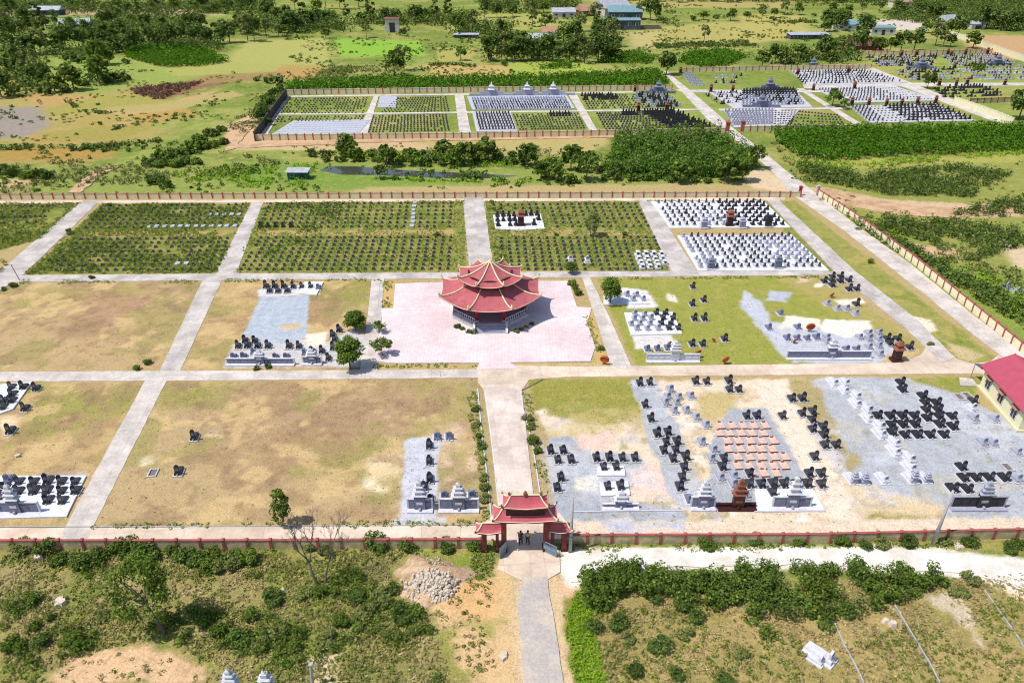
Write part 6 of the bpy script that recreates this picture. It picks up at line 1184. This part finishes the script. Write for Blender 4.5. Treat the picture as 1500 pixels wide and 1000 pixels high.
mass("far_woods", [[(60, 84), (130, 70), (210, 60), (330, 62), (330, 78), (200, 74), (120, 92)], [(330, 50), (500, 44), (500, 32), (380, 24)], [(500, 38), (690, 38), (690, 24), (560, 22)], [(705, 90), (915, 90), (910, 74), (830, 66), (740, 72)], [(0, 60), (60, 48), (60, 30), (0, 30)], [(1300, 30), (1500, 48), (1500, 2), (1320, 2)], [(150, 26), (400, 20), (400, 4), (150, 8)], [(1110, 98), (1260, 92), (1255, 78), (1170, 82)], [(0, 100), (70, 96), (50, 78), (0, 80)], [(80, 62), (160, 52), (280, 50), (280, 30), (150, 30), (70, 50)], [(0, 24), (140, 20), (140, 4), (0, 6)], [(110, 130), (200, 122), (190, 112), (120, 116)], [(660, 56), (740, 52), (760, 38), (680, 40)], [(400, 52), (520, 48), (500, 38), (400, 40)], [(720, 20), (850, 12), (840, 0), (700, 4)], [(900, 2), (1300, 6), (1300, -8), (900, -8)], [(-10, 145), (70, 138), (60, 105), (-10, 110)]], 4.4, (2.2, 3.8), (2.6, 7.0), 36, .75, 'leafB', "distant dark woods and thickets along the top of the fields", (18, .27), cat="woods")
mass("brown_dead_bracken", [[(190, 132), (240, 124), (300, 120), (280, 130), (235, 146), (215, 142)]], 2.0, (.9, 1.4), (.7, 1.3), 26, .5, 'leafR', "patch of dark reddish dead brush in the far left field", cat="dead brush")
mass("field_hedges", [[(60, 222), (330, 196), (332, 199), (60, 227)], [(110, 160), (220, 172), (222, 174), (110, 163)], [(150, 190), (250, 176), (252, 178), (152, 193)], [(0, 215), (180, 218), (180, 222), (0, 220)], [(620, 92), (700, 96), (700, 99), (620, 96)], [(735, 92), (760, 118), (764, 118), (739, 92)], [(80, 135), (110, 160), (114, 160), (84, 135)], [(960, 66), (1090, 60), (1110, 68), (960, 72)], [(1140, 32), (1200, 30), (1200, 34), (1140, 36)]], 1.7, (.7, 1.2), (.7, 1.5), 20, .5, 'leafB', "low hedges and bushes dividing the far fields", (9, .40), cat="hedges")
mass("foreground_thicket", [[(850, 850), (880, 826), (930, 835), (1000, 842), (1080, 836), (1180, 835), (1290, 828), (1385, 850), (1370, 872), (1300, 880), (1230, 900), (1180, 945), (1120, 935), (1080, 895), (1000, 885), (900, 870), (880, 900)], [(858, 850), (900, 840), (905, 890), (860, 900)]], .95, (.5, .9), (.7, 1.9), 100, .17, 'leafA', "dense dark green thicket below the white gravel track", (2.6, .43), cat="thicket", ground=True, nb=2)
mass("thicket_tops", [[(880, 850), (1000, 845), (1180, 850), (1290, 840), (1370, 860), (1180, 930), (1060, 880)]], 1.3, (.6, .95), (1.2, 2.6), 90, .17, 'leafB', "darker leafy tops sticking out of the foreground thicket", (3, .45), ground=True)  # taller clumps in the darker leaf colour
mass("bright_verge", [[(828, 900), (848, 865), (866, 880), (876, 940), (890, 1010), (850, 1030), (834, 960)]], .33, (.2, .4), (.25, .6), 34, .1, 'leafE', "lime green verge plants beside the foreground road", cat="verge plants", ground=True)
mass("left_scrub", [[(0, 930), (60, 915), (160, 930), (240, 915), (300, 890), (420, 900), (600, 905), (620, 950), (520, 940), (420, 990), (330, 960), (260, 940), (130, 955), (0, 980)], [(500, 840), (590, 825), (600, 890), (520, 895), (470, 880)], [(60, 808), (220, 806), (230, 835), (120, 850), (70, 830)], [(240, 808), (390, 806), (380, 845), (300, 840)], [(0, 880), (80, 890), (60, 930), (0, 940)], [(560, 900), (640, 900), (650, 1000), (560, 1010)], [(240, 905), (330, 900), (340, 940), (250, 945)]], .72, (.35, .7), (.35, 1.2), 60, .15, 'leafA', "tangled green scrub across the left foreground", (2.4, .53), ground=True)
mass("leafy_weeds", [[(0, 815), (720, 812), (720, 1010), (0, 1010)], [(870, 890), (1100, 900), (1200, 960), (1500, 870), (1500, 1010), (860, 1010)], [(840, 803), (1500, 794), (1500, 806), (1300, 802), (840, 811)], [(655, 806), (722, 806), (722, 845), (655, 850)]], .5, (.15, .4), (.15, .45), 16, .13, 'leafW', "patchy leafy weeds in the foreground rough ground", (3, .44), cat="weeds", ground=True)
mass("dry_grass_tufts", [[(0, 812), (722, 812), (722, 1010), (0, 1010)], [(860, 870), (1520, 840), (1520, 1010), (870, 1010)]], .42, (.15, .35), (.08, .22), 12, .12, 'leafS', "straw coloured grass tufts in the foreground", (2.2, .42), cat="grass", ground=True, zs=1.5)
mass("plot_weeds", [weeds[0], weeds[1]], .62, (.2, .42), (.15, .45), 14, .17, 'leafW', "rank green weeds between the small headstones at left", (5, .33), cat="weeds")
mass("plot_weeds", [weeds[2], weeds[3]], .72, (.18, .34), (.1, .28), 9, .16, 'leafW', "thin weeds between the small headstones either side of the far walk", (4, .38), cat="weeds")
mass("tall_plot_weeds", [[(105, 349), (335, 349), (325, 398), (52, 400)], [(150, 300), (360, 299), (340, 318), (130, 322)], [(0, 312), (85, 312), (60, 345), (0, 400)], [(384, 298), (520, 300), (460, 340), (375, 338)], [(350, 380), (440, 350), (430, 398), (345, 400)], [(715, 298), (735, 298), (745, 398), (728, 398)]], 1.25, (.35, .7), (.4, .9), 26, .2, 'leafA', "taller bright weeds overgrowing the left grave plots", (5, .50), cat="weeds")
mass("path_weeds", [[(30, 410), (300, 411), (300, 415), (30, 416)], [(330, 409), (560, 408), (560, 412), (330, 413)], [(134, 768), (700, 762), (700, 770), (134, 774)], [(684, 575), (700, 573), (722, 765), (706, 768)], [(764, 576), (776, 576), (806, 720), (792, 722)], [(545, 534), (700, 533), (700, 538), (545, 539)], [(560, 412), (576, 412), (572, 450), (560, 450)], [(848, 452), (862, 452), (885, 520), (874, 520)], [(0, 804), (706, 806), (706, 812), (0, 812)], [(838, 797), (1500, 793), (1500, 800), (838, 803)], [(385, 296), (680, 294), (680, 297), (385, 299)], [(948, 294), (1120, 293), (1120, 295), (948, 296)], [(880, 407), (1200, 404), (1200, 408), (880, 410)]], .5, (.15, .34), (.12, .35), 14, .13, 'leafW', "weeds lining the edges of paths and walls", (3, .42), cat="weeds")
mass("sparse_field_tufts", [[(245, 562), (690, 556), (715, 765), (140, 772)], [(0, 565), (210, 562), (140, 690), (0, 690)], [(0, 415), (300, 414), (238, 540), (0, 543)], [(880, 410), (1120, 408), (1150, 530), (935, 534)], [(770, 560), (930, 560), (945, 640), (790, 620)], [(1145, 298), (1290, 400), (1440, 525), (1400, 525), (1250, 398)], [(1400, 600), (1500, 650), (1500, 760), (1400, 760)], [(850, 600), (1180, 560), (1250, 700), (1260, 765), (850, 768)]], 1.6, (.1, .2), (.03, .08), 6, .10, 'leafS', "low dry tufts dotted over the empty plots", (2.5, .5), cat="grass")

mass("meadow_clumps", [[(-20, 95), (420, 110), (360, 200), (200, 285), (-20, 285)], [(420, 55), (980, 60), (960, 110), (700, 112), (420, 118)], [(930, 35), (1250, 30), (1230, 90), (1000, 90)], [(380, 215), (900, 205), (1120, 268), (400, 284)], [(1130, 200), (1540, 230), (1560, 540), (1200, 290)]], 2.6, (.4, .8), (.2, .5), 14, .32, 'leafW', "scattered low tussocks and bushes over the open meadows", (8, .62), cat="tussocks")
mass("green_meadow_clumps", [[(-20, 95), (420, 110), (360, 200), (200, 285), (-20, 285)], [(420, 10), (980, 10), (960, 110), (700, 112), (420, 118)], [(930, 5), (1500, 5), (1230, 90), (1000, 90)], [(200, 250), (900, 225), (1120, 268), (200, 284)]], 3.0, (.5, 1.2), (.4, 1.1), 18, .42, 'leafG', "darker green tussocks over the open meadows", (11, .62), cat="tussocks")
